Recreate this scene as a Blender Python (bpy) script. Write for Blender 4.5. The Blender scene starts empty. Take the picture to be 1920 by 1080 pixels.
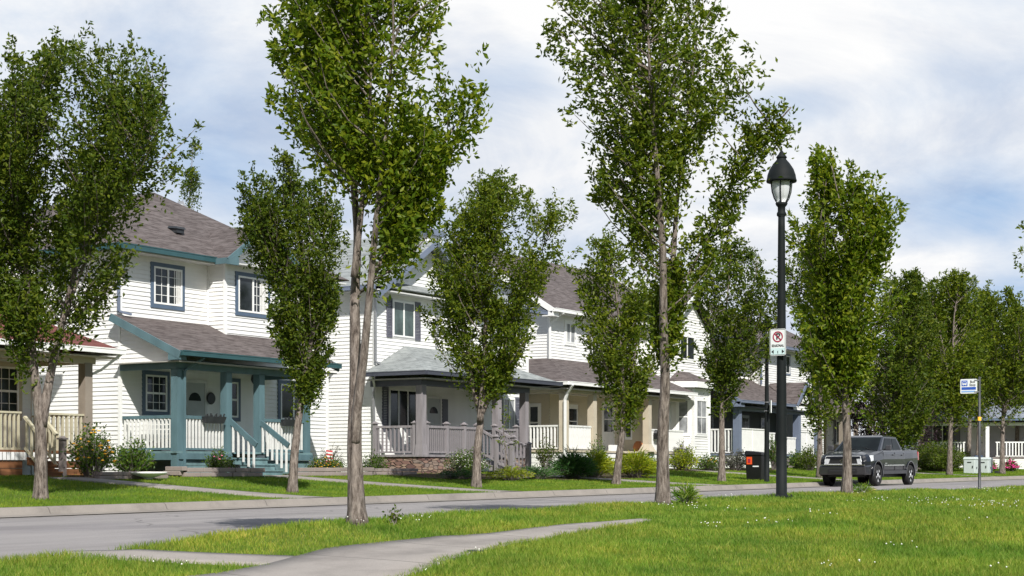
import bpy, math, random
import numpy as np
from mathutils import Vector, Matrix

# World axes: x runs along the street (to the right in the photo), y runs across it towards
# the houses, z is up.  The camera stands at x = y = 0.
scene = bpy.context.scene
COL = scene.collection
PI = math.pi
EZ = 0.5                      # camera height (the road near it is about z = -0.2)
F, CX, HY = 3100.0, 960.0, 885.0   # focal length and principal data in photo pixels
CC, SS = 0.8477, 0.5305       # view direction

# ----------------------------------------------------------------------------- materials
MATS = {}
def node_mat(name):
    m = bpy.data.materials.new(name); m.use_nodes = True
    nt = m.node_tree; nt.nodes.clear()
    out = nt.nodes.new('ShaderNodeOutputMaterial')
    b = nt.nodes.new('ShaderNodeBsdfPrincipled')
    nt.links.new(b.outputs[0], out.inputs[0])
    MATS[name] = m
    return m, nt, b, out
def N(nt, t, **kw):
    n = nt.nodes.new(t)
    for k, v in kw.items(): setattr(n, k, v)
    return n
def coords(nt, scale=(1, 1, 1), kind='Object'):
    tc = N(nt, 'ShaderNodeTexCoord'); mp = N(nt, 'ShaderNodeMapping')
    mp.inputs['Scale'].default_value = scale
    nt.links.new(tc.outputs[kind], mp.inputs[0]); return mp.outputs[0]
def noise(nt, vec, scale, detail=4, rough=.55):
    n = N(nt, 'ShaderNodeTexNoise'); n.inputs['Scale'].default_value = scale
    n.inputs['Detail'].default_value = detail; n.inputs['Roughness'].default_value = rough
    nt.links.new(vec, n.inputs['Vector']); return n.outputs[0]
def ramp(nt, fac, stops):
    r = N(nt, 'ShaderNodeValToRGB'); e = r.color_ramp.elements
    while len(e) > 1: e.remove(e[-1])
    e[0].position, e[0].color = stops[0][0], (*stops[0][1], 1)
    for p, c in stops[1:]:
        q = e.new(p); q.color = (*c, 1)
    nt.links.new(fac, r.inputs[0]); return r.outputs[0]
def mixc(nt, fac, a, b, mode='MIX'):
    m = N(nt, 'ShaderNodeMixRGB', blend_type=mode)
    for s, v in ((0, fac), (1, a), (2, b)):
        if hasattr(v, 'node'): nt.links.new(v, m.inputs[s])
        elif s == 0: m.inputs[0].default_value = v
        else: m.inputs[s].default_value = (*v, 1)
    return m.outputs[0]
def bump(nt, b, h, strength=.3, dist=.02):
    n = N(nt, 'ShaderNodeBump'); n.inputs['Strength'].default_value = strength
    n.inputs['Distance'].default_value = dist
    nt.links.new(h, n.inputs['Height']); nt.links.new(n.outputs[0], b.inputs['Normal'])
def plain(name, c, rough=.6, var=.12, scale=3.0, metal=0.0, coat=0.0, spec=None, grime=(1, 1, 1), bumps=0):
    m, nt, b, o = node_mat(name)
    v = coords(nt, grime)
    f = noise(nt, v, scale, 5)
    lo = tuple(max(0, x*(1-var)) for x in c); hi = tuple(min(1, x*(1+var)) for x in c)
    nt.links.new(ramp(nt, f, [(.3, lo), (.7, hi)]), b.inputs['Base Color'])
    b.inputs['Roughness'].default_value = rough; b.inputs['Metallic'].default_value = metal
    b.inputs['Coat Weight'].default_value = coat
    if spec is not None: b.inputs['Specular IOR Level'].default_value = spec
    if bumps: bump(nt, b, noise(nt, v, scale*14, 3), bumps, .01)
    return m
def shingle(name, c1, c2, c3):
    m, nt, b, o = node_mat(name)
    uv = coords(nt, (1, 1, 1), 'UV')
    br = N(nt, 'ShaderNodeTexBrick'); nt.links.new(uv, br.inputs[0])
    br.inputs['Color1'].default_value = (*c1, 1); br.inputs['Color2'].default_value = (*c2, 1)
    br.inputs['Mortar'].default_value = (*[x*.45 for x in c1], 1)
    br.inputs['Scale'].default_value = 1; br.inputs['Mortar Size'].default_value = .009
    br.inputs['Brick Width'].default_value = .27; br.inputs['Row Height'].default_value = .143
    br.inputs['Bias'].default_value = -.1
    st = noise(nt, coords(nt, (1.6, 7.0, 1), 'UV'), 1.0, 4, .7)
    col = mixc(nt, ramp(nt, st, [(.42, (0, 0, 0)), (.62, (1, 1, 1))]), br.outputs[0], c3)
    gr = noise(nt, uv, .5, 3)
    col = mixc(nt, .55, col, ramp(nt, gr, [(.3, (.72, .72, .72)), (.7, (1, 1, 1))]), 'MULTIPLY')
    nt.links.new(col, b.inputs['Base Color']); b.inputs['Roughness'].default_value = .92
    b.inputs['Specular IOR Level'].default_value = .25
    bump(nt, b, br.outputs[1], -.5, .015)
    return m
def leaf_mat(name, lo, mid, hi, trans=.35, rough=.45):
    m, nt, b, o = node_mat(name)
    g = N(nt, 'ShaderNodeNewGeometry')
    col = ramp(nt, g.outputs['Random Per Island'], [(0, lo), (.5, mid), (.95, hi)])
    pn = noise(nt, coords(nt), .9, 2)
    col = mixc(nt, .6, col, ramp(nt, pn, [(.35, (.62, .68, .62)), (.65, (1.12, 1.06, .9))]), 'MULTIPLY')
    nt.links.new(col, b.inputs['Base Color']); b.inputs['Roughness'].default_value = rough
    b.inputs['Specular IOR Level'].default_value = .18
    tr = N(nt, 'ShaderNodeBsdfTranslucent'); nt.links.new(mixc(nt, 1, col, (1.25, 1.35, .6), 'MULTIPLY'), tr.inputs[0])
    mx = N(nt, 'ShaderNodeMixShader'); mx.inputs[0].default_value = trans
    nt.links.new(b.outputs[0], mx.inputs[1]); nt.links.new(tr.outputs[0], mx.inputs[2])
    nt.links.new(mx.outputs[0], o.inputs[0])
    return m

plain('white_siding', (.79, .785, .765), .5, .075, 1.6, grime=(1, 1, .16))
plain('porch_shade_siding', (.56, .50, .38), .55, .05, 1.2)  # tan of the shade and reflections under the porch, put into the wall colour
plain('tan_siding', (.34, .30, .21), .55, .05, 1.2)
plain('grey_siding', (.42, .42, .45), .55, .05, 1.2)
plain('white_paint', (.82, .82, .80), .45, .05)
plain('old_white_paint', (.72, .72, .69), .6, .12, 5)
plain('teal_gutter', (.030, .085, .095), .4, .1)
plain('teal_paint', (.088, .155, .175), .55, .18, 3, grime=(1, 1, .3))
plain('teal_board', (.13, .215, .225), .75, .3, 4)
plain('slate_trim', (.085, .125, .185), .5, .1)
plain('dark_slate', (.055, .06, .08), .45, .1)
plain('blue_slate', (.15, .18, .25), .5, .1)
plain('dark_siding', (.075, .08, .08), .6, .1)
plain('mauve_grey_wood', (.245, .225, .235), .7, .2, 6, grime=(1, 1, .2), bumps=.2)
plain('cream_rail', (.50, .46, .33), .6, .1)
plain('tan_post', (.50, .44, .34), .6, .08)
plain('brown_post', (.26, .22, .18), .6, .1)
plain('brown_wood', (.20, .085, .035), .65, .35, 4, grime=(.4, .4, 6))
plain('grey_wood', (.22, .19, .18), .8, .2, 6)
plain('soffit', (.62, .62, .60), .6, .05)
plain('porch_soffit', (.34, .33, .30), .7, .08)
plain('dark_void', (.012, .012, .014), .9, .2)
plain('black_metal', (.008, .0105, .011), .68, .2, 5, spec=.2)
plain('dark_metal', (.03, .033, .036), .45, .2, 5)
plain('galvanised', (.45, .45, .46), .4, .1, 8, metal=.7)
plain('door_grey', (.40, .42, .41), .5, .06)
plain('door_white', (.70, .70, .68), .5, .06)
plain('shutter_slate', (.11, .11, .14), .55, .1)
plain('curtain', (.66, .65, .62), .8, .1, 9)
plain('red_cloth', (.55, .06, .06), .8, .1)
plain('terracotta', (.55, .22, .09), .7, .15)
plain('bin_black', (.008, .008, .009), .42, .2)
plain('orange_sticker', (.85, .10, .02), .5, .1)
plain('box_green', (.52, .575, .57), .5, .06, 2)
plain('sign_white', (.80, .82, .82), .35, .03)
plain('sign_red', (.36, .02, .06), .4, .05)
plain('sign_black', (.02, .02, .02), .4, .05)
plain('sign_teal', (.60, .76, .76), .4, .04)
plain('sign_blue', (.03, .10, .46), .4, .05)
plain('sign_pale_blue', (.25, .42, .75), .4, .05)
plain('yellow_tape', (.85, .42, .03), .45, .05)
plain('magenta_petal', (.62, .03, .22), .7, .25, 20)
plain('pink_petal', (.72, .18, .30), .7, .25, 20)
plain('yellow_petal', (.85, .40, .02), .7, .3, 20)
plain('white_petal', (.80, .80, .72), .7, .1, 20)
plain('blue_bench', (.07, .10, .17), .6, .1)

def glass(name, c, rough):
    m, nt, b, o = node_mat(name)
    f = noise(nt, coords(nt, (.7, .7, .7)), 2.2, 3)  # mottled pane colour stands in for uneven reflections
    nt.links.new(ramp(nt, f, [(.35, tuple(x*.5 for x in c)), (.7, tuple(x*1.5 for x in c))]), b.inputs['Base Color'])
    b.inputs['Roughness'].default_value = rough; b.inputs['IOR'].default_value = 1.45
    return m
glass('pane_dark', (.022, .027, .03), .06)
glass('pane_green', (.06, .09, .085), .08)
glass('pane_sheer', (.30, .31, .32), .12)
glass('car_glass', (.006, .009, .009), .05)
MATS['car_glass'].node_tree.nodes['Principled BSDF'].inputs['Specular IOR Level'].default_value = .12

# timber/stone/ground surfaces
def bark():
    m, nt, b, o = node_mat('bark')
    v = coords(nt, (1, 1, .22))
    f = noise(nt, v, 22, 8, .75); f2 = noise(nt, coords(nt), 5, 3)
    col = ramp(nt, f, [(.34, (.035, .027, .023)), (.46, (.15, .125, .108)), (.60, (.30, .26, .23)), (.8, (.40, .355, .315))])
    col = mixc(nt, .5, col, ramp(nt, f2, [(.3, (.68, .66, .66)), (.7, (1.06, 1, .95))]), 'MULTIPLY')
    nt.links.new(col, b.inputs['Base Color']); b.inputs['Roughness'].default_value = .95
    b.inputs['Specular IOR Level'].default_value = .15
    bump(nt, b, f, .9, .03)
bark()
def stone():
    m, nt, b, o = node_mat('flagstone')
    v = coords(nt, (3.2, 3.2, 11))
    vo = N(nt, 'ShaderNodeTexVoronoi'); nt.links.new(v, vo.inputs['Vector']); vo.inputs['Scale'].default_value = 1
    vd = N(nt, 'ShaderNodeTexVoronoi', feature='DISTANCE_TO_EDGE'); nt.links.new(v, vd.inputs['Vector']); vd.inputs['Scale'].default_value = 1
    sx = N(nt, 'ShaderNodeSeparateXYZ'); nt.links.new(vo.outputs['Color'], sx.inputs[0])
    col = ramp(nt, sx.outputs[0], [(0, (.11, .06, .055)), (.35, (.26, .15, .12)), (.65, (.34, .24, .18)), (1, (.20, .17, .16))])
    col = mixc(nt, .4, col, ramp(nt, noise(nt, coords(nt), 14, 4), [(.3, (.6, .6, .6)), (.7, (1.1, 1.1, 1.1))]), 'MULTIPLY')
    edge = ramp(nt, vd.outputs[0], [(.0, (0, 0, 0)), (.09, (1, 1, 1))])
    nt.links.new(mixc(nt, edge, (.02, .015, .013), col), b.inputs['Base Color'])
    b.inputs['Roughness'].default_value = .9; bump(nt, b, edge, .8, .03)
stone()
def concrete(name, c, joint=None):
    m, nt, b, o = node_mat(name)
    v = coords(nt)
    f = noise(nt, v, 1.1, 6, .65); g = noise(nt, v, 90, 2)
    col = ramp(nt, f, [(.28, tuple(x*.68 for x in c)), (.5, c), (.75, tuple(min(1, x*1.16) for x in c))])
    col = mixc(nt, .35, col, ramp(nt, g, [(.35, (.62, .62, .62)), (.65, (1.15, 1.15, 1.15))]), 'MULTIPLY')
    if joint:
        w = N(nt, 'ShaderNodeTexBrick'); nt.links.new(v, w.inputs[0]); w.offset = 0
        w.inputs['Scale'].default_value = 1; w.inputs['Brick Width'].default_value = joint; w.inputs['Row Height'].default_value = 40
        w.inputs['Mortar Size'].default_value = .012
        col = mixc(nt, w.outputs[1], col, tuple(x*.45 for x in c))
    nt.links.new(col, b.inputs['Base Color']); b.inputs['Roughness'].default_value = .9
    b.inputs['Specular IOR Level'].default_value = .25
    bump(nt, b, g, .25, .006)
concrete('concrete', (.285, .258, .235), 1.6)
concrete('kerb_concrete', (.245, .22, .195), 3.0)
concrete('bed_block', (.30, .25, .23))
def asphalt():
    m, nt, b, o = node_mat('asphalt')
    v = coords(nt)
    f = noise(nt, coords(nt, (.35, 1.3, 1)), .8, 6, .65); g = noise(nt, v, 120, 2)
    col = ramp(nt, f, [(.28, (.20, .186, .182)), (.5, (.255, .238, .232)), (.75, (.30, .281, .272))])
    col = mixc(nt, .5, col, ramp(nt, g, [(.32, (.55, .55, .55)), (.66, (1.25, 1.25, 1.25))]), 'MULTIPLY')
    vd = N(nt, 'ShaderNodeTexVoronoi', feature='DISTANCE_TO_EDGE')
    dv = N(nt, 'ShaderNodeVectorMath', operation='ADD'); nv = N(nt, 'ShaderNodeTexNoise'); nv.inputs['Scale'].default_value = .7
    nt.links.new(v, nv.inputs['Vector']); nt.links.new(v, dv.inputs[0]); nt.links.new(nv.outputs['Color'], dv.inputs[1])
    nt.links.new(dv.outputs[0], vd.inputs['Vector']); vd.inputs['Scale'].default_value = .22
    crack = ramp(nt, vd.outputs[0], [(.0, (1, 1, 1)), (.007, (0, 0, 0))])
    col = mixc(nt, mixc(nt, 1, crack, (.7, .7, .7), 'MULTIPLY'), col, (.08, .075, .075))
    pt = noise(nt, coords(nt, (.10, .35, 1)), 1.0, 2, .4)
    col = mixc(nt, 1, col, ramp(nt, pt, [(.44, (.88, .88, .90)), (.47, (1, 1, 1))]), 'MULTIPLY')
    sx = N(nt, 'ShaderNodeSeparateXYZ'); nt.links.new(v, sx.inputs[0])
    gut = ramp(nt, noise(nt, coords(nt, (.8, 3, 1)), 3, 4), [(.35, (.75, .70, .62)), (.6, (1, 1, 1))])
    mr = N(nt, 'ShaderNodeMapRange'); nt.links.new(sx.outputs[1], mr.inputs[0]); mr.inputs[1].default_value = 21.6; mr.inputs[2].default_value = 22.7
    col = mixc(nt, mr.outputs[0], col, mixc(nt, 1, col, gut, 'MULTIPLY'))
    nt.links.new(col, b.inputs['Base Color']); b.inputs['Roughness'].default_value = .88
    b.inputs['Specular IOR Level'].default_value = .25
    bump(nt, b, g, .3, .006)
asphalt()
def turf(name, a, bb, c):
    m, nt, b, o = node_mat(name)
    v = coords(nt)
    f = noise(nt, v, .7, 6, .65); g = noise(nt, v, 40, 3)
    col = ramp(nt, f, [(.3, a), (.5, bb), (.72, c)])
    col = mixc(nt, .7, col, ramp(nt, g, [(.3, (.45, .45, .4)), (.7, (1.25, 1.25, 1.2))]), 'MULTIPLY')
    nt.links.new(col, b.inputs['Base Color']); b.inputs['Roughness'].default_value = .95
    b.inputs['Specular IOR Level'].default_value = .1
    bump(nt, b, g, .7, .05)
turf('turf', (.075, .125, .018), (.105, .16, .025), (.15, .165, .045))
turf('soil', (.05, .035, .02), (.08, .06, .04), (.07, .08, .03))
def blade_mat(name, lo, mid, hi):
    m = leaf_mat(name, lo, mid, hi, .3, .6); nt = m.node_tree
    # dry and lush patches of the turf itself
    mul = [n for n in nt.nodes if n.type == 'MIX_RGB' and n.blend_type == 'MULTIPLY'][0]
    v = coords(nt); f = noise(nt, v, .55, 5, .7); g = noise(nt, v, 2.6, 3, .6)
    c = mixc(nt, 1, ramp(nt, f, [(.34, (.62, .80, .75)), (.5, (1, 1, 1)), (.66, (1.28, 1.05, 1.15))]), ramp(nt, g, [(.3, (.66, .78, .7)), (.62, (1.1, 1.05, 1.1))]), 'MULTIPLY')
    old = mul.inputs[1].links[0].from_socket; nt.links.new(mixc(nt, 1, old, c, 'MULTIPLY'), mul.inputs[1])
    return m
blade_mat('grass_blade', (.12, .22, .018), (.20, .31, .035), (.34, .36, .075))
blade_mat('lawn_blade', (.11, .20, .016), (.17, .28, .026), (.25, .31, .045))
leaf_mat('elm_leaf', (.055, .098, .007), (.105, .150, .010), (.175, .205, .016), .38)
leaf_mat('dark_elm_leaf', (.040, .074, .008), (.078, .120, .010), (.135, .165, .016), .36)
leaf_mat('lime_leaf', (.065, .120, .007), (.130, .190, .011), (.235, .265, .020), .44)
leaf_mat('shrub_leaf', (.032, .08, .010), (.07, .135, .014), (.13, .19, .022), .28)
leaf_mat('gold_leaf', (.13, .19, .010), (.24, .30, .014), (.38, .38, .025), .3)
leaf_mat('grey_leaf', (.07, .075, .06), (.12, .12, .10), (.17, .16, .15), .2)
leaf_mat('plum_leaf', (.010, .006, .010), (.028, .014, .022), (.06, .035, .05), .2)
leaf_mat('juniper_leaf', (.020, .065, .020), (.045, .12, .03), (.08, .16, .035), .15)
shingle('brown_shingle', (.074, .060, .057), (.115, .094, .090), (.15, .128, .124))
shingle('grey_shingle', (.19, .205, .205), (.265, .285, .28), (.32, .34, .335))
shingle('red_shingle', (.12, .040, .036), (.175, .058, .05), (.20, .078, .068))
shingle('blue_shingle', (.15, .17, .21), (.21, .235, .28), (.25, .275, .32))
# ----------------------------------------------------------------------------- mesh helpers
class MB:
    def __init__(s): s.v = []; s.f = []; s.sm = []
    def poly(s, pts, smooth=False):
        i = len(s.v); s.v += [tuple(p) for p in pts]; s.f.append(list(range(i, i+len(pts)))); s.sm.append(smooth)
    def box(s, x0, x1, y0, y1, z0, z1):
        s.hexa([(x0, y0, z0), (x1, y0, z0), (x1, y1, z0), (x0, y1, z0), (x0, y0, z1), (x1, y0, z1), (x1, y1, z1), (x0, y1, z1)])
    def hexa(s, p):
        i = len(s.v); s.v += [tuple(q) for q in p]
        for q in ((3, 2, 1, 0), (4, 5, 6, 7), (0, 1, 5, 4), (1, 2, 6, 5), (2, 3, 7, 6), (3, 0, 4, 7)):
            s.f.append([i+k for k in q]); s.sm.append(False)
    def bar(s, a, b, w, h):
        """rectangular bar between two points; w across (horizontal), h in the upright direction"""
        a, b = Vector(a), Vector(b); d = (b-a).normalized()
        up = Vector((0, 0, 1)) if abs(d.z) < .95 else Vector((0, 1, 0))
        sd = d.cross(up).normalized(); up = sd.cross(d)
        o = [(-1, -1), (1, -1), (1, 1), (-1, 1)]
        s.hexa([a+sd*i*w/2+up*j*h/2 for i, j in o] + [b+sd*i*w/2+up*j*h/2 for i, j in o])
    def slab(s, pts, t):
        """planar polygon (counter-clockwise seen from above/outside) given a thickness t inwards"""
        P = [Vector(p) for p in pts]; n = Vector((0, 0, 0))
        for i in range(len(P)):
            n += (P[i]-P[0]).cross(P[(i+1) % len(P)]-P[0])
        n.normalize(); Q = [p-n*t for p in P]
        s.poly(P); s.poly(Q[::-1])
        for i in range(len(P)):
            j = (i+1) % len(P); s.poly([P[j], P[i], Q[i], Q[j]])
    def tube(s, pts, rad, n=8, caps=True, jit=0, seed=0, ang=0, ridge=0):
        rnd = random.Random(seed); P = [Vector(p) for p in pts]; i0 = len(s.v); ref = None
        for k, p in enumerate(P):
            d = (P[min(k+1, len(P)-1)]-P[max(k-1, 0)]).normalized()
            if ref is None: ref = Vector((1, 0, 0)) if abs(d.x) < .9 else Vector((0, 1, 0))
            a = (ref-d*ref.dot(d)).normalized(); b = d.cross(a); ref = a
            r = rad[k] if hasattr(rad, '__len__') else rad
            for q in range(n):
                th = 2*PI*q/n+ang; rr = r*(1+jit*(rnd.random()-.5))
                if ridge: rr *= 1+ridge*(math.sin(9*th+1.3*math.sin(p.z*2.1+seed)+seed)+.6*math.sin(4*th-p.z*1.4)+.35*math.sin(17*th+p.z*3))
                s.v.append(tuple(p+a*math.cos(th)*rr+b*math.sin(th)*rr))
        for k in range(len(P)-1):
            for q in range(n):
                r = (q+1) % n
                s.f.append([i0+k*n+q, i0+k*n+r, i0+(k+1)*n+r, i0+(k+1)*n+q]); s.sm.append(True)
        if caps:
            s.f.append([i0+q for q in range(n)][::-1]); s.sm.append(False)
            s.f.append([i0+(len(P)-1)*n+q for q in range(n)]); s.sm.append(False)
    def lathe(s, c, prof, n=20, axis='z', smooth=True, caps=True):
        i0 = len(s.v); c = Vector(c)
        for r, h in prof:
            for q in range(n):
                t = 2*PI*q/n
                if axis == 'z': o = (r*math.cos(t), r*math.sin(t), h)
                elif axis == 'y': o = (r*math.cos(t), h, r*math.sin(t))
                else: o = (h, r*math.cos(t), r*math.sin(t))
                s.v.append(tuple(c+Vector(o)))
        for k in range(len(prof)-1):
            for q in range(n):
                r = (q+1) % n; f = [i0+k*n+q, i0+k*n+r, i0+(k+1)*n+r, i0+(k+1)*n+q]
                s.f.append(f[::-1] if axis == 'y' else f); s.sm.append(smooth)
        if not caps: return
        s.f.append([i0+q for q in range(n)]); s.sm.append(False)
        s.f.append([i0+(len(prof)-1)*n+q for q in range(n)]); s.sm.append(False)
    def blob(s, c, r, n=7, m=5, squash=1.0):
        s.lathe(c, [(r*math.sin(PI*k/m)+1e-4, -r*squash*math.cos(PI*k/m)) for k in range(m+1)], n)
    def build(s, name, mat, parent=None, roof=False, bevel=0):
        me = bpy.data.meshes.new(name)
        org = parent_org(parent)
        me.from_pydata([(x-org[0], y-org[1], z-org[2]) for x, y, z in s.v], [], s.f)
        me.polygons.foreach_set('use_smooth', s.sm)
        me.materials.append(MATS[mat])
        if roof:
            uv = me.uv_layers.new(name='UVMap'); me.update()
            for p in me.polygons:
                n = p.normal; t = Vector((0, 0, 1)).cross(n)
                t = t.normalized() if t.length > 1e-4 else Vector((1, 0, 0)); w = n.cross(t)
                for li in p.loop_indices:
                    co = me.vertices[me.loops[li].vertex_index].co
                    uv.data[li].uv = (co.dot(t), co.dot(w))
        o = bpy.data.objects.new(name, me); COL.objects.link(o)
        if parent is not None: o.parent = parent
        if bevel:
            b = o.modifiers.new('bevel', 'BEVEL'); b.width = bevel; b.segments = 2; b.limit_method = 'ANGLE'
        return o
    def build_each(s, name, mat, parent, k=8, kf=6, **kw):
        """every piece (k vertices) becomes an object of its own"""
        for i in range(len(s.v)//k):
            q = MB(); q.v = s.v[i*k:i*k+k]; q.f = [[a-i*k for a in f] for f in s.f[i*kf:i*kf+kf]]; q.sm = s.sm[i*kf:i*kf+kf]; q.build(name, mat, parent, **kw)
def parent_org(p):
    t = [0, 0, 0]
    while p is not None:
        t = [a+b for a, b in zip(t, p.location)]; p = p.parent
    return t
def tag(o, label=None, cat=None, group=None, kind=None):
    if label: o['label'] = label
    if cat: o['category'] = cat
    if group: o['group'] = group
    if kind: o['kind'] = kind
    return o
def thing(name, label, cat, loc=(0, 0, 0), group=None):
    o = bpy.data.objects.new(name, None); COL.objects.link(o); o.location = loc; o.empty_display_size = .3
    return tag(o, label, cat, group)
def copy_tree(o, parent=None, loc=None):
    c = o.copy(); COL.objects.link(c)
    if parent is not None: c.parent = parent
    if loc is not None: c.location = loc
    for ch in list(o.children): copy_tree(ch, c)
    return c
def np_mesh(name, verts, faces, mat, parent=None, smooth=False, k=None):
    """fast mesh from numpy arrays (all faces k-gons)"""
    k = faces.shape[1]; me = bpy.data.meshes.new(name)
    me.vertices.add(len(verts)); me.vertices.foreach_set('co', np.asarray(verts, np.float32).ravel())
    me.loops.add(faces.size); me.loops.foreach_set('vertex_index', faces.astype(np.int32).ravel())
    me.polygons.add(len(faces)); me.polygons.foreach_set('loop_start', np.arange(0, faces.size, k, dtype=np.int32))
    try: me.polygons.foreach_set('loop_total', np.full(len(faces), k, dtype=np.int32))
    except Exception: pass
    me.materials.append(MATS[mat]); me.update(calc_edges=True); me.validate()
    o = bpy.data.objects.new(name, me); COL.objects.link(o)
    if parent is not None: o.parent = parent
    return o
def interp(x, pts):
    xs, ys = zip(*pts); return np.interp(x, xs, ys)

# ----------------------------------------------------------------------------- the ground
def road_z(u, v):
    base = -.276+.0065*(u-20.4)
    return base+.05*(1-((v-17.6)/5.6)**2)-.03
def berm(u): return interp(u, [(-30, -.5), (5, -.40), (9.5, -.35), (11.2, -.305), (12.6, -.215), (15.2, -.085), (19, -.03), (22.85, -.005), (30.9, .08), (40, .06), (60, .12), (140, .35)])
def park_z(u, v):
    u = np.asarray(u, float); v = np.asarray(v, float)
    s1 = interp(u, [(-30, .06), (9, .06), (12, .105), (16, .12), (20, .065), (30, .042), (140, .042)])
    z = berm(u)-s1*np.clip(11.7-v, 0, 1.35)-.040*np.clip(10.35-v, 0, 60)
    z = z+.16*np.exp(-((u-22)/4.2)**2)*np.clip((9.0-v)/1.0, 0, 1)*np.exp(-np.clip(7.0-v, 0, 9)/4)
    return z+.02*np.sin(u*1.3+v*.7)*np.sin(v*1.1-u*.4)
def lawn_z(u, v):
    k = -.276+.0065*(u-20.4)+.125
    up = interp(u, [(20, .36), (34, .41), (47, .43), (60, .62), (77, .68), (120, .75)])
    t = np.clip((v-23.6)/8.4, 0, 1)
    return k+(up-k)*t**1.15
def sheet(name, us, vs, fz, mat, dz=0, kind='structure'):
    U, V = np.meshgrid(us, vs); Z = fz(U, V)+dz
    verts = np.stack([U.ravel(), V.ravel(), Z.ravel()], 1); nu, nv = len(us), len(vs)
    i = (np.arange(nv-1)[:, None]*nu+np.arange(nu-1)[None, :]).ravel()
    faces = np.stack([i, i+1, i+nu+1, i+nu], 1)
    o = np_mesh(name, verts, faces, mat); o.data.polygons.foreach_set('use_smooth', [True]*len(faces))
    o['kind'] = kind; return o
NEAR, FAR = 12.15, 23.0
sheet('ground', np.array([-900., -200, -60, 0, 60, 150, 300, 900]), np.array([-900., -100, 0, 60, 150, 900]), lambda u, v: np.full(u.shape, -1.6), 'turf')
sheet('park_ground', np.linspace(-30, 150, 361), np.concatenate([np.linspace(-40, 0, 30), np.linspace(.25, NEAR-.12, 50)]), park_z, 'turf')
sheet('road', np.linspace(-60, 260, 161), np.linspace(NEAR-.3, FAR+.05, 14), road_z, 'asphalt')
sheet('lawn', np.linspace(-40, 260, 301), np.concatenate([np.linspace(FAR+.30, 33, 30), np.linspace(34, 120, 12)]), lawn_z, 'turf')

def kerb_line(name, prof, us, fz, mat):
    """kerb with a real cross-section: prof lists (v, dz) from the road side over the top"""
    n = len(prof); verts = []
    for u in us:
        for v, dz in prof: verts.append((u, v, float(fz(u, v))+dz))
    faces = np.array([[i*n+k, (i+1)*n+k, (i+1)*n+k+1, i*n+k+1] for i in range(len(us)-1) for k in range(n-1)])
    o = np_mesh(name, np.array(verts), faces, mat); o['kind'] = 'structure'; return o
fk = lambda u, v: -.276+.0065*(u-20.4)
kerb_line('kerb', [(FAR-.36, -.006), (FAR-.34, .0), (FAR-.02, .012), (FAR+.03, .02), (FAR+.08, .12), (FAR+.13, .142), (FAR+.30, .145), (FAR+.34, .10)], np.linspace(-60, 260, 81), fk, 'kerb_concrete')
kerb_line('near_kerb', [(NEAR-.22, -.35), (NEAR-.20, .0), (NEAR-.06, .0), (NEAR-.02, -.02), (NEAR+.0, -.35)], np.linspace(9.6, 150, 60),
          lambda u, v: min(float(berm(u)), float(berm(u)))-.03, 'kerb_concrete')

# sidewalk through the park and the short walk from it to the road
def ribbon(name, pts, width, mat, fz, dz, n=60, taper=None):
    P = np.array(pts, float); t = np.linspace(0, len(P)-1, n)
    x = np.interp(t, range(len(P)), P[:, 0]); y = np.interp(t, range(len(P)), P[:, 1])
    dx, dy = np.gradient(x), np.gradient(y); L = np.hypot(dx, dy); nx, ny = -dy/L, dx/L
    w = np.interp(t, range(len(P)), width) if hasattr(width, '__len__') else np.full(n, width)
    rows = []
    for s in (-1, -.5, 0, .5, 1):
        a, b = x+nx*w*s/2, y+ny*w*s/2; rows.append(np.stack([a, b, fz(a, b)+dz], 1))
    edge = []
    for s, r in ((-1, rows[0]), (1, rows[-1])):
        e = r.copy(); e[:, 2] -= .12; edge.append(e)
    rows = [edge[0]]+rows+[edge[1]]
    verts = np.concatenate(rows); m = len(rows)
    faces = np.array([[k*n+i, k*n+i+1, (k+1)*n+i+1, (k+1)*n+i] for k in range(m-1) for i in range(n-1)])
    o = np_mesh(name, verts, faces, mat); o['kind'] = 'structure'; return o
PATH = [(-20, 8.8), (4, 8.8), (9, 9.05), (11, 9.35), (12.2, 9.52), (13.4, 9.82), (15.2, 9.98), (16.5, 10.0), (18.0, 10.0), (19.3, 10.03)]
PATHW = 1.5
PATHWS = [1.5, 1.5, 1.5, 1.5, 1.55, 1.5, 1.0, .62, .42, .2]
ribbon('sidewalk', PATH, PATHWS, 'concrete', park_z, .03, 160)
SPUR = [(12.6, 10.0), (12.2, 10.6), (11.6, 11.5), (11.2, 12.12)]
ribbon('crossing_walk', SPUR, .6, 'concrete', park_z, .026, 30)
def front_walk(u, v1, w=1.1): ribbon('front_walk', [(u, FAR+.3), (u, 26), (u, 28), (u, v1)], w, 'concrete', lawn_z, .03, 24)
WALKS = [(29.05, 31.3), (37.2, 31.4), (50.3, 31.0), (64.2, 33.6), (83.2, 34.2)]
for u, v in WALKS: front_walk(u, v)

# planting beds along the fronts
BEDS = [(29.4, 32.3, 30.85, 32.3), (33.25, 36.35, 31.35, 32.4), (38.0, 41.9, 31.4, 32.4), (42.0, 44.6, 31.7, 33.6), (42.6, 48.3, 28.9, 32.3), (47.6, 54.9, 27.7, 29.3), (53.0, 58.2, 29.3, 33.9), (62.2, 66.4, 30.2, 34.3), (67.4, 74.0, 30.4, 32.2)]
for a, b, c, d in BEDS: sheet('garden_bed', np.linspace(a, b, 12), np.linspace(c, d, 6), lambda u, v: lawn_z(u, v)+.012*np.sin(u*5)*np.sin(v*6), 'soil', .022)

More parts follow.
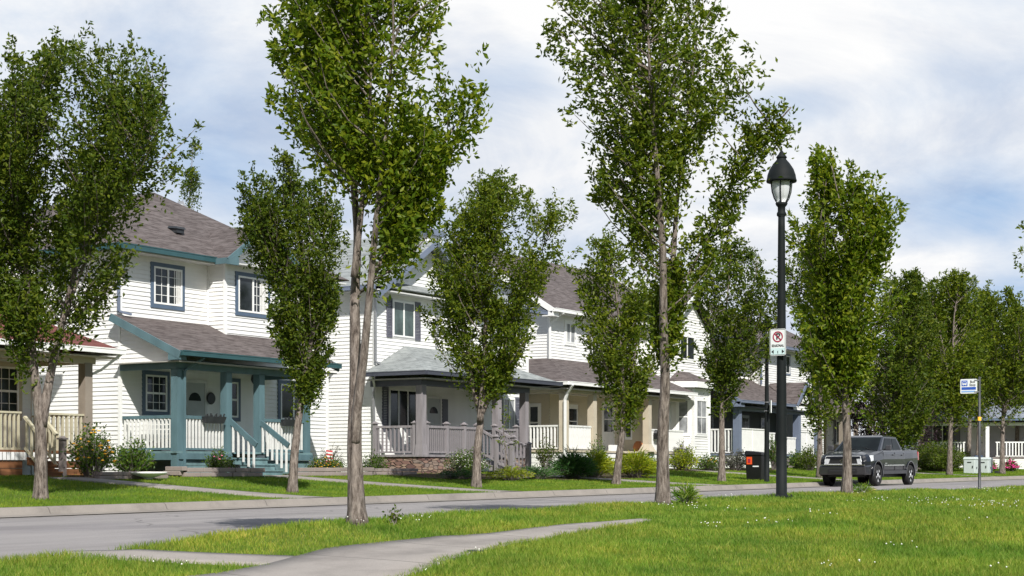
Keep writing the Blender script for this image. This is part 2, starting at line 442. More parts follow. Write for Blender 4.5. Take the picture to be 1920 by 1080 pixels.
# ----------------------------------------------------------------------------- grass
rng = np.random.default_rng(7)
def dist_poly(u, v, pts):
    d = np.full(u.shape, 1e9)
    for (a, b), (c, e) in zip(pts[:-1], pts[1:]):
        t = np.clip(((u-a)*(c-a)+(v-b)*(e-b))/((c-a)**2+(e-b)**2), 0, 1)
        d = np.minimum(d, np.hypot(u-a-t*(c-a), v-b-t*(e-b)))
    return d
def value_noise(u, v, s, seed):
    r = np.random.default_rng(seed); ph = r.uniform(0, 6.28, (6, 2)); w = r.normal(0, 1, (6, 2))/s
    return sum(np.sin(u*w[i, 0]+v*w[i, 1]+ph[i, 0]) for i in range(6))/6
def blades(name, u, v, z, h, w, mat):
    n = len(u); a = rng.uniform(0, 2*PI, n); lean = rng.normal(0, .45, (n, 2))*h[:, None]
    dx, dy = np.cos(a)*w/2, np.sin(a)*w/2
    b0 = np.stack([u-dx, v-dy, z-.02], 1); b1 = np.stack([u+dx, v+dy, z-.02], 1)
    tp = np.stack([u+lean[:, 0], v+lean[:, 1], z+h], 1)
    md0 = b0*.45+tp*.55-np.stack([lean[:, 0]*.18, lean[:, 1]*.18, -h*.06], 1); md1 = md0+(b1-b0)*.7
    verts = np.stack([b0, b1, md1, md0, tp], 1).reshape(-1, 3)
    i = np.arange(n)*5
    f = np.concatenate([np.stack([i, i+1, i+2], 1), np.stack([i, i+2, i+3], 1), np.stack([i+3, i+2, i+4], 1)])
    o = np_mesh(name, verts, f, mat); o['kind'] = 'stuff'; return o
def in_view(u, v, pad=90):
    X = SS*u-CC*v; D = CC*u+SS*v; x = CX+F*X/np.maximum(D, .1)
    return (D > 3) & (x > -pad) & (x < 1920+pad), D
# park: density falls with distance
def park_grass():
    U, V, D = [], [], []
    n = 1500000
    u = rng.uniform(8.5, 60, n); v = rng.uniform(1.5, NEAR-.16, n)
    ok, d = in_view(u, v); keep = ok & (d > 11.5) & (rng.random(n) < np.clip((17/d)**2.0, .06, 1))
    u, v, d = u[keep], v[keep], d[keep]
    keep = (dist_poly(u, v, PATH) > interp(u, [(11, .75), (13.4, .75), (15.2, .5), (16.5, .31), (18, .21), (19.3, .1), (19.6, -.5)])-.04+.10*value_noise(u, v, .12, 3)) & (dist_poly(u, v, SPUR) > .29+.06*value_noise(u, v, .15, 4))
    u, v, d = u[keep], v[keep], d[keep]
    tuft = value_noise(u, v, .5, 11)+.7*value_noise(u, v, .16, 12)
    h = np.clip(.050+.024*tuft+rng.normal(0, .012, len(u)), .02, .13)
    h *= np.where(v > NEAR-.6, 1.15, 1.0)
    w = np.clip(.007*d/16, .007, .03)*rng.uniform(.7, 1.3, len(u))
    o = blades('park_grass', u, v, park_z(u, v), h, w, 'grass_blade')
    tag(o, 'tall uneven park grass along the concrete path', 'grass')
    # clover heads
    n = 5200; u = rng.uniform(9, 40, n); v = rng.uniform(2, 11.9, n); ok, d = in_view(u, v)
    patch = value_noise(u, v, 1.3, 21)+.6*value_noise(u, v, .4, 22)
    keep = ok & (d > 11.5) & (patch > .42) & (dist_poly(u, v, PATH) > PATHW/2+.05) & (dist_poly(u, v, SPUR) > .5)
    u, v = u[keep][:360], v[keep][:360]; z = park_z(u, v)+rng.uniform(.05, .11, len(u))
    oc = np.array([(1, 0, 0), (0, 1, 0), (-1, 0, 0), (0, -1, 0), (0, 0, .9), (0, 0, -.9)])
    r = rng.uniform(.006, .0125, len(u))
    verts = (np.stack([u, v, z], 1)[:, None, :]+oc[None]*r[:, None, None]).reshape(-1, 3)
    ff = np.array([(0, 1, 4), (1, 2, 4), (2, 3, 4), (3, 0, 4), (1, 0, 5), (2, 1, 5), (3, 2, 5), (0, 3, 5)])
    f = (np.arange(len(u))[:, None, None]*6+ff[None]).reshape(-1, 3)
    o = np_mesh('clover_flowers', verts, f, 'white_petal'); o['kind'] = 'stuff'; tag(o, 'white clover heads dotted through the park grass', 'clover')
park_grass()
def lawn_grass():
    n = 420000; u = rng.uniform(20, 125, n); v = FAR+.32+rng.random(n)**1.3*9.5
    ok, d = in_view(u, v, 60); keep = ok & (rng.random(n) < np.clip((42/d)**1.2, .1, 1)); u, v, d = u[keep], v[keep], d[keep]
    for wu, wv in WALKS: 
        k = ~((np.abs(u-wu) < .57) & (v < wv+.1)); u, v, d = u[k], v[k], d[k]
    for a, b, c, e in BEDS:
        k = ~((u > a) & (u < b) & (v > c) & (v < e)) | (rng.random(len(u)) < .06); u, v, d = u[k], v[k], d[k]
    h = np.clip(.045+.02*value_noise(u, v, .8, 31)+rng.normal(0, .012, len(u)), .02, .11)*np.where(v < FAR+.5, .8, 1)
    w = np.clip(.011*d/34, .010, .035)
    o = blades('lawn_grass', u, v, lawn_z(u, v), h, w, 'lawn_blade'); tag(o, 'mown front lawn grass between the kerb and the houses', 'grass')
lawn_grass()
# ----------------------------------------------------------------------------- house kit
class Wall:
    """a vertical wall from plan point a to b; the outside lies on the right-hand side of a->b"""
    def __init__(s, a, b):
        s.a = Vector((*a, 0)); d = Vector((b[0]-a[0], b[1]-a[1], 0)); s.L = d.length; s.d = d.normalized()
        s.n = Vector((s.d.y, -s.d.x, 0))
    def P(s, t, off, z): return s.a+s.d*t+s.n*off+Vector((0, 0, z))
    def box(s, mb, t0, t1, o0, o1, z0, z1):
        mb.hexa([s.P(t0, o1, z0), s.P(t1, o1, z0), s.P(t1, o0, z0), s.P(t0, o0, z0), s.P(t0, o1, z1), s.P(t1, o1, z1), s.P(t1, o0, z1), s.P(t0, o0, z1)])
def clip(poly, z, above):
    out = []
    for i in range(len(poly)):
        a, b = poly[i], poly[(i+1) % len(poly)]
        ia, ib = (a[1] >= z) == above, (b[1] >= z) == above
        if ia: out.append(a)
        if ia != ib and abs(b[1]-a[1]) > 1e-9:
            t = (z-a[1])/(b[1]-a[1]); out.append((a[0]+(b[0]-a[0])*t, z))
    return out
def siding(mb, w, poly, course=.127, lap=.022):
    """lapped boards, built as real courses, over a convex polygon of (distance, z)"""
    z = min(p[1] for p in poly); zt = max(p[1] for p in poly)
    while z < zt-.003:
        q = clip(clip(poly, z+1e-6, True), min(z+course, zt)-1e-6, False)
        if len(q) >= 3:
            pts = [w.P(t, lap*(1-(zz-z)/course), zz) for t, zz in q]; mb.poly(pts)
            ts = [t for t, zz in q if zz < z+.002]
            if len(ts) >= 2:
                a, b = min(ts), max(ts); mb.poly([w.P(a, -.002, z), w.P(b, -.002, z), w.P(b, lap, z), w.P(a, lap, z)])
        z += course
def rect_wall(mb, w, z0, z1): siding(mb, w, [(0, z0), (w.L, z0), (w.L, z1), (0, z1)])
def corner_trim(mb, u, v, z0, z1, s=.09): mb.box(u-s/2, u+s/2, v-s/2, v+s/2, z0, z1)
def window(house, w, t0, t1, z0, z1, trim, tw=.11, style='slider', pane='pane_dark', grid=None, shutters=None, curtain=None, frame='white_paint', label=None):
    """trim boards with a white sash, panes, muntins and (if any) shutters as sub-parts"""
    m = MB()
    if trim:
        for a, b, c, d in ((t0-tw, t0, z0-tw, z1+tw), (t1, t1+tw, z0-tw, z1+tw), (t0, t1, z1, z1+tw), (t0, t1, z0-tw, z0)):
            w.box(m, a, b, -.01, .045, c, d)
    else:
        for a, b, c, d in ((t0-.03, t0, z0-.03, z1+.03), (t1, t1+.03, z0-.03, z1+.03), (t0, t1, z1, z1+.03), (t0, t1, z0-.03, z0)):
            w.box(m, a, b, -.01, .035, c, d)
    o = m.build('window', trim or frame, house)
    if label: o['label'] = label
    s = MB(); fw = .055
    for a, b, c, d in ((t0, t0+fw, z0, z1), (t1-fw, t1, z0, z1), (t0+fw, t1-fw, z1-fw, z1), (t0+fw, t1-fw, z0, z0+fw)):
        w.box(s, a, b, -.01, .055, c, d)
    tm, zm = (t0+t1)/2, (z0+z1)/2
    if style == 'slider': w.box(s, tm-.035, tm+.035, -.01, .05, z0+fw, z1-fw)
    elif style == 'hung': w.box(s, t0+fw, t1-fw, -.01, .05, zm-.03, zm+.03)
    elif style == 'triple':
        for k in (1, 2):
            x = t0+(t1-t0)*k/3; w.box(s, x-.03, x+.03, -.01, .05, z0+fw, z1-fw)
    s.build('sash', frame, o)
    if grid:
        g = MB(); nx, nz, a, b = grid
        for k in range(1, nx): x = a+(b-a)*k/nx; w.box(g, x-.008, x+.008, .028, .042, z0+fw, z1-fw)
        for k in range(1, nz): z = z0+(z1-z0)*k/nz; w.box(g, a, b, .0285, .041, z-.008, z+.008)
        g.build('muntin', frame, o)
    p = MB(); w.box(p, t0+fw, t1-fw, .0, .030, z0+fw, z1-fw); p.build('pane', pane, o)
    if curtain:
        for a, b in curtain:
            c = MB(); k = max(2, int((b-a)/.06))
            for i in range(k):
                x = a+(b-a)*i/k; y = a+(b-a)*(i+1)/k
                w.box(c, x+.003, y-.003, .029, .033+.005*(i % 2), z0+fw, z1-fw)
            c.build('curtain', 'curtain', o)
    if shutters:
        mat, sw = shutters
        for a in (t0-.05-sw, t1+.05):
            h = MB()
            w.box(h, a, a+.05, 0, .05, z0-.05, z1+.05); w.box(h, a+sw-.05, a+sw, 0, .05, z0-.05, z1+.05)
            w.box(h, a+.05, a+sw-.05, 0, .05, z1-.03, z1+.05); w.box(h, a+.05, a+sw-.05, 0, .05, z0-.05, z0+.03)
            z = z0+.03
            while z < z1-.05: w.box(h, a+.05, a+sw-.05, 0, .03, z+.008, z+.05); z += .058
            h.build('shutter', mat, o)
    return o
def door(house, w, t0, t1, z0, z1, mat, frame, fan=False, lite=None):
    m = MB(); w.box(m, t0, t1, 0, .03, z0, z1)
    if lite is None:
        for a, b in ((.12, .46), (.54, .88)):
            for c, d in ((.08, .36), (.42, .62)):
                w.box(m, t0+(t1-t0)*a, t0+(t1-t0)*b, .03, .038, z0+(z1-z0)*c, z0+(z1-z0)*d)
    d = m.build('door', mat, house)
    f = MB()
    for a, b, c, e in ((t0-.09, t0, z0, z1+.09), (t1, t1+.09, z0, z1+.09), (t0, t1, z1, z1+.09)): w.box(f, a, b, -.01, .05, c, e)
    f.build('door_frame', frame, d)
    if fan:
        g = MB(); tc, r = (t0+t1)/2, (t1-t0)*.30; zc = z0+(z1-z0)*.74
        pts = [w.P(tc+r*math.cos(PI*k/10), .045, zc+r*.95*math.sin(PI*k/10)) for k in range(11)]
        g.poly(pts); q = [w.P(tc+r*math.cos(PI*k/10), .03, zc+r*.95*math.sin(PI*k/10)) for k in range(11)]
        for i in range(11): j = (i+1) % 11; g.poly([pts[j], pts[i], q[i], q[j]])
        g.build('fanlight', 'pane_dark', d)
    if lite:
        g = MB(); w.box(g, t0+.12, t1-.12, .03, .038, lite[0], lite[1]); g.build('pane', 'pane_dark', d)
        g = MB(); z = (lite[0]+lite[1])/2; w.box(g, t0+.12, t1-.12, .036, .048, z-.02, z+.02); g.build('glazing_bar', 'white_paint', d)
    k = MB(); p = w.P(t1-.09, .07, z0+1.0); k.blob(p, .035); k.build('door_knob', 'dark_metal', d)
    return d
def railing(house, a, b, z0, z1, mat, bmat, step=.125, bw=.038, top=.06, za=0, zb=0, name='railing', bottom=True, bdrop=0, tw=.09, proto={}):
    """a, b plan points; za/zb lift the ends so that stair rails can slope"""
    m = MB(); A, B = Vector((*a, 0)), Vector((*b, 0)); L = (B-A).length; d = (B-A)/L
    up = lambda t, z: A+d*t+Vector((0, 0, z+za+(zb-za)*t/L))
    m.bar(up(0, z1-top/2), up(L, z1-top/2), tw, top)
    r = m.build(name, mat, house)
    if bottom: m = MB(); m.bar(up(0, z0+.035), up(L, z0+.035), .045, .06); m.build('bottom_rail', mat, r)
    n = max(1, int(round(L/step))); org = parent_org(house)
    zb0 = z0+.06 if bottom else z0-bdrop
    key = (round(z1-top-zb0, 4), bw, bmat)
    for k in range(n):
        t = (k+.5)*L/n
        if key not in proto:
            q = MB(); q.box(-bw/2, bw/2, -bw/2, bw/2, 0, z1-top-zb0+.01)
            o = q.build('baluster', bmat); proto[key] = o.data
        else:
            o = bpy.data.objects.new('baluster', proto[key]); COL.objects.link(o)
        o.parent = r; p = up(t, zb0); o.location = (p.x-org[0], p.y-org[1], p.z-org[2])
    return r
def post(house, u, v, z0, z1, s, mat, cap=None, base=0, name='porch_post'):
    m = MB(); m.box(u-s/2, u+s/2, v-s/2, v+s/2, z0, z1)
    if base: m.hexa([(u-s/2-base, v-s/2-base, z0), (u+s/2+base, v-s/2-base, z0), (u+s/2+base, v+s/2+base, z0), (u-s/2-base, v+s/2+base, z0),
                     (u-s/2-.004, v-s/2-.004, z0+.34), (u+s/2+.004, v-s/2-.004, z0+.34), (u+s/2+.004, v+s/2+.004, z0+.34), (u-s/2-.004, v+s/2+.004, z0+.34)])
    if cap:
        e = .035; m.box(u-s/2-e, u+s/2+e, v-s/2-e, v+s/2+e, z1, z1+.04)
        m.hexa([(u-s/2-.01, v-s/2-.01, z1+.04), (u+s/2+.01, v-s/2-.01, z1+.04), (u+s/2+.01, v+s/2+.01, z1+.04), (u-s/2-.01, v+s/2+.01, z1+.04)]+[(u-.02, v-.02, z1+.09), (u+.02, v-.02, z1+.09), (u+.02, v+.02, z1+.09), (u-.02, v+.02, z1+.09)])
    return m.build(name, mat, house)
def gutter(house, pts, mat, w=.12, h=.12):
    m = MB()
    for a, b in zip(pts[:-1], pts[1:]):
        a, b = Vector(a), Vector(b); m.bar(a, b, w, h)
        d = (b-a).normalized(); sd = d.cross(Vector((0, 0, 1)))
        for k in (-1, 1): m.bar(a+sd*k*(w/2)+Vector((0, 0, h/2)), b+sd*k*(w/2)+Vector((0, 0, h/2)), .022, .03)
    return m.build('gutter', mat, house)
def downspout(house, pts, mat, s=.075):
    m = MB()
    for a, b in zip(pts[:-1], pts[1:]): m.bar(a, b, s, s*.8)
    return m.build('downspout', mat, house)
def roof(house, polys, mat, t=.035, name='roof'):
    m = MB()
    for p in polys: m.slab(p, t)
    return m.build(name, mat, house, roof=True)
def ccw_up(p):
    P = [Vector(q) for q in p]; n = Vector((0, 0, 0))
    for i in range(1, len(P)-1): n += (P[i]-P[0]).cross(P[i+1]-P[0])
    return p if n.z > 0 else p[::-1]
def hip(u0, u1, v0, v1, z, slope_f, apex_v, apex_z, ridge_v, uc=None):
    uc = (u0+u1)/2 if uc is None else uc
    A, B = (uc, apex_v, apex_z), (uc, ridge_v, apex_z)
    return [ccw_up(p) for p in ([(u0, v0, z), (u1, v0, z), A], [(u1, v0, z), (u1, v1, z), B, A], [(u1, v1, z), (u0, v1, z), B], [(u0, v1, z), (u0, v0, z), A, B])]
def boards(mb, ring): 
    for a, b in ring: mb.bar(a, b, .03, .20)
def roof_vent(house, u, v, z):
    m = MB(); m.box(u-.16, u+.16, v-.16, v+.16, z-.02, z+.10); m.hexa([(u-.2, v-.2, z+.10), (u+.2, v-.2, z+.10), (u+.2, v+.2, z+.14), (u-.2, v+.2, z+.14), (u-.17, v-.17, z+.17), (u+.17, v-.17, z+.17), (u+.17, v+.17, z+.2), (u-.17, v+.17, z+.2)])
    m.build('roof_vent', 'dark_metal', house)
def steps(house, u0, u1, v, z_top, n, rise, run, mat, name='steps'):
    m = MB()
    for k in range(n):
        zt = z_top-rise*(k+1); m.box(u0, u1, v-run*(k+1)-.03, v-run*k, zt-.045, zt)
        m.box(u0+.02, u1-.02, v-run*(k+1)+.0, v-run*k-.005, zt-rise-.02, zt-.05)
    return m.build(name, mat, house)

# ----------------------------------------------------------------------------- house with teal trim
def house_teal():
    H = thing('house', 'white sided house with teal porch posts and brown shingles', 'house', (34.2, 34.7, .4))
    fw = Wall((34.25, 34.7), (43.74, 34.7)); lw = Wall((34.25, 46), (34.25, 34.7)); rw = Wall((43.74, 34.7), (43.74, 46)); bw = Wall((43.74, 46), (34.25, 46))
    m = MB(); rect_wall(m, fw, .3, 6.85); rect_wall(m, lw, .3, 6.85); rect_wall(m, rw, .3, 6.85); rect_wall(m, bw, .3, 6.85)
    # bay of the upper floor
    bf = Wall((37.92, 34.0), (40.75, 34.0)); bl = Wall((37.92, 34.7), (37.92, 34.0)); br = Wall((40.75, 34.0), (40.75, 34.7))
    siding(m, bf, [(0, 4.35), (bf.L, 4.35), (bf.L, 6.9), (bf.L/2, 8.0), (0, 6.9)]); rect_wall(m, bl, 4.35, 6.9); rect_wall(m, br, 4.35, 6.9)
    siding(m, Wall((34.235, 34.72), (34.235, 32.5)), [(0, 3.5), (2.2, 3.5), (2.2, 3.9), (.05, 4.86), (0, 4.86)])
    m.build('wall', 'white_siding', H)
    m = MB()
    corner_trim(m, 34.25, 34.7, .3, 6.85); corner_trim(m, 43.74, 34.7, .3, 6.85); corner_trim(m, 37.92, 34.0, 4.5, 6.88); corner_trim(m, 40.75, 34.0, 4.35, 6.88); corner_trim(m, 37.9, 34.68, 4.9, 6.84, .05)
    m.build_each('corner_trim', 'white_paint', H)
    # roofs
    g = [ccw_up(p) for p in ([(37.62, 33.55, 6.93), (39.35, 33.55, 8.15), (39.35, 36.1, 8.15), (37.62, 34.17, 6.93)], [(41.08, 33.55, 6.93), (41.08, 34.17, 6.93), (39.35, 36.1, 8.15), (39.35, 33.55, 8.15)])]
    R = roof(H, hip(33.75, 44.25, 34.15, 46.5, 6.95, .66, 38.0, 9.5, 42.6, 39.0)+g, 'brown_shingle')
    m = MB(); m.lathe((41.5, 39.2, 8.2), [(.13, -.3), (.13, 1.08), (.22, 1.09), (.22, 1.32), (.13, 1.36), (.10, 1.46)], 14); m.build('flue_pipe', 'galvanised', R)
    roof_vent(H, 37.35, 35.45, 7.80)
    m = MB(); m.box(33.85, 44.15, 34.2, 46.4, 6.80, 6.845)
    m.box(37.7, 41.0, 33.62, 34.15, 6.80, 6.84); m.build_each('soffit', 'soffit', H)
    gutter(H, [(33.72, 46, 6.9), (33.72, 34.12, 6.9), (37.62, 34.12, 6.9)], 'teal_gutter', .13, .15)
    m = MB(); m.bar((37.58, 33.55, 6.85), (39.35, 33.53, 8.08), .035, .2); m.bar((41.12, 33.55, 6.85), (39.35, 33.53, 8.08), .035, .2)
    m.bar((37.58, 33.57, 6.86), (37.58, 34.1, 6.86), .04, .18); m.bar((41.12, 33.57, 6.86), (41.12, 34.1, 6.86), .04, .18); m.hexa([(37.55, 33.52, 6.75), (38.0, 33.52, 6.75), (38.0, 33.62, 6.75), (37.55, 33.62, 6.75), (37.55, 33.52, 6.9), (38.0, 33.52, 7.12), (38.0, 33.62, 7.12), (37.55, 33.62, 6.9)])
    m.build_each('fascia', 'teal_paint', H)
    ry = lambda v: 3.86+(v-32.1)*.44
    roof(H, [ccw_up([(33.95, 32.08, ry(32.08)), (41.05, 32.08, ry(32.08)), (41.05, 34.72, ry(34.72)), (33.95, 34.72, ry(34.72))])], 'brown_shingle', name='porch_roof')
    m = MB(); m.bar((33.93, 32.08, ry(32.08)-.11), (33.93, 34.78, ry(34.78)-.11), .035, .22); m.bar((41.07, 32.08, ry(32.08)-.11), (41.07, 34.72, ry(34.72)-.11), .035, .22)
    m.box(33.92, 34.24, 32.12, 32.52, 3.62, 3.80); m.build_each('fascia', 'teal_paint', H)
    gutter(H, [(33.95, 32.03, 3.80), (41.05, 32.03, 3.80)], 'teal_gutter', .12, .13)
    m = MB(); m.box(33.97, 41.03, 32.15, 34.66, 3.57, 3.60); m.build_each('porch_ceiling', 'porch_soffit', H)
    m = MB(); m.box(34.2, 40.3, 32.48, 32.68, 3.40, 3.66); m.box(34.2, 34.36, 32.68, 34.66, 3.40, 3.58); m.box(40.0, 40.16, 32.68, 34.66, 3.40, 3.58); m.build_each('porch_beam', 'teal_paint', H)
    for u in (34.36, 36.4, 37.85, 40.0): post(H, u, 32.6, 1.08 if u > 35 else .36, 3.42, .24, 'teal_paint')
    m = MB(); m.box(34.2, 40.2, 32.47, 34.68, 1.03, 1.09); m.build('porch_floor', 'teal_board', H)
    m = MB(); m.box(34.2, 34.26, 32.7, 34.66, .84, 1.03); m.box(34.3, 36.5, 32.44, 32.5, .86, 1.03); m.box(38.0, 40.2, 32.44, 32.5, .86, 1.03); m.build_each('porch_rim', 'teal_paint', H)
    m = MB()
    for k in range(3): m.box(34.48, 36.45, 32.52, 32.55, .36+k*.165, .515+k*.165)
    m.build('porch_skirt', 'teal_board', H); m = MB()
    for k in range(3): m.box(37.95, 40.1, 32.52, 32.55, .36+k*.165, .515+k*.165)
    m.build('porch_skirt', 'teal_board', H)
    railing(H, (34.3, 34.62), (34.3, 32.72), 1.12, 2.1, 'teal_paint', 'old_white_paint', .148, .05, .09)
    railing(H, (34.5, 32.58), (36.28, 32.58), 1.12, 2.1, 'teal_paint', 'old_white_paint', .132, .05, .09)
    railing(H, (37.98, 32.58), (39.88, 32.58), 1.12, 2.1, 'teal_paint', 'old_white_paint', .135, .05, .09)
    railing(H, (36.46, 32.48), (36.46, 31.5), 1.2, 2.05, 'teal_paint', 'old_white_paint', .19, .05, .16, 0, -.70, 'stair_rail', False, .06, .05)
    railing(H, (37.78, 32.48), (37.78, 31.4), 1.2, 2.05, 'teal_paint', 'old_white_paint', .19, .05, .16, 0, -.70, 'stair_rail', False, .06, .05)
    steps(H, 36.5, 37.74, 32.45, 1.09, 4, .175, .29, 'teal_board')
    # openings
    window(H, fw, 1.32, 2.50, 5.45, 6.55, 'slate_trim', .12, 'slider', 'pane_dark', (4, 4, 1.37, 2.45), curtain=[(2.24, 2.44)])
    window(H, bf, .55, 1.92, 5.42, 6.52, 'slate_trim', .12, 'slider', 'pane_dark', (4, 4, 1.25, 1.87), curtain=[(1.56, 1.86)])
    window(H, fw, .98, 1.86, 2.28, 3.35, 'slate_trim', .12, 'hung', 'pane_dark', (3, 4, 1.04, 1.8))
    door(H, fw, 2.62, 3.5, 1.10, 3.2, 'door_grey', 'soffit', True)
    window(H, fw, 4.35, 5.0, 2.2, 3.3, 'slate_trim', .12, 'hung', 'pane_dark')
    window(H, fw, 7.05, 8.35, 2.2, 3.35, 'slate_trim', .12, 'slider', 'pane_dark', curtain=[(7.66, 7.76)])
    downspout(H, [(34.12, 34.62, 6.8), (34.12, 34.62, 5.1), (34.5, 34.5, 5.03)], 'blue_slate')
    downspout(H, [(34.9, 32.05, 3.72), (34.62, 32.42, 3.42), (34.5, 32.45, 3.35), (34.5, 32.45, .55), (34.7, 32.2, .42)], 'teal_paint')
    m = MB(); m.lathe((37.95, 34.60, 2.75), [(.13, -.02), (.17, -.03), (.19, 0), (.17, .03), (.13, .02)], 16, 'y')
    tag(m.build('wreath', 'dark_metal'), 'round dark wreath on the white wall between door and porch post', 'wreath')
    for u0, u1, lab in ((35.28, 36.12, 'dark planter box hung on the porch rail left of the teal steps'), (38.75, 39.55, 'dark planter box hung on the porch rail right of the teal steps')):
        m = MB(); m.hexa([(u0+.04, 32.38, 1.9), (u1-.04, 32.38, 1.9), (u1-.04, 32.52, 1.9), (u0+.04, 32.52, 1.9), (u0, 32.33, 2.09), (u1, 32.33, 2.09), (u1, 32.52, 2.09), (u0, 32.52, 2.09)])
        for k in range(9):
            uu = u0+(u1-u0)*(k+.5)/9; m.bar((uu, 32.42, 2.06), (uu+.03*(-1)**k, 32.40, 2.14+.02*(k % 3)), .05, .02)
        tag(m.build('planter_box', 'dark_metal'), lab, 'planter', 'planter boxes on the teal porch')
    # white garden seat and pots on the porch
    S = thing('lattice_chair', 'white lattice garden chair behind the left rail of the teal porch', 'chair', (34.75, 33.6, 1.09))
    m = MB()
    for k in range(9): m.box(34.72, 34.75, 33.02+k*.16, 33.06+k*.16, 1.42, 2.02)
    for k in range(5): m.box(34.715, 34.745, 33.0, 34.34, 1.42+k*.14, 1.455+k*.14)
    m.build('backrest', 'white_paint', S)
    m = MB(); m.box(34.75, 35.2, 33.0, 34.34, 1.40, 1.44); m.build('seat', 'white_paint', S)
    for a, b in ((34.74, 33.03), (34.74, 34.27), (35.14, 33.03), (35.14, 34.27)):
        m = MB(); m.box(a, a+.05, b, b+.05, 1.09, 1.40); m.build('leg', 'white_paint', S)
    m = MB(); m.lathe((34.52, 33.55, 1.09), [(.13, 0), (.18, .05), (.20, .2), (.22, .28), (.18, .28), (.15, .2)], 14); tag(m.build('plant_pot', 'bin_black'), 'round black plant pot on the teal porch floor', 'pot')
    m = MB(); m.lathe((38.35, 33.1, 2.16), [(.02, -.05), (.07, 0), (.10, .07), (.07, .14), (.02, .16)], 12); m.box(38.3, 38.4, 33.05, 33.15, 1.09, 2.13)
    tag(m.build('garden_globe', 'white_paint'), 'pale ball on a stand beside the teal stair rail', 'ornament')
    m = MB(); m.lathe((38.0, 32.95, 3.15), [(.015, 0), (.05, .05), (.08, .12), (.06, .25), (.02, .28)], 10); m.bar((38.0, 32.95, 3.4), (38.0, 32.95, 3.58), .015, .015)
    tag(m.build('hanging_lantern', 'dark_metal'), 'small dark lantern hanging beside the third teal post', 'lantern')
house_teal()

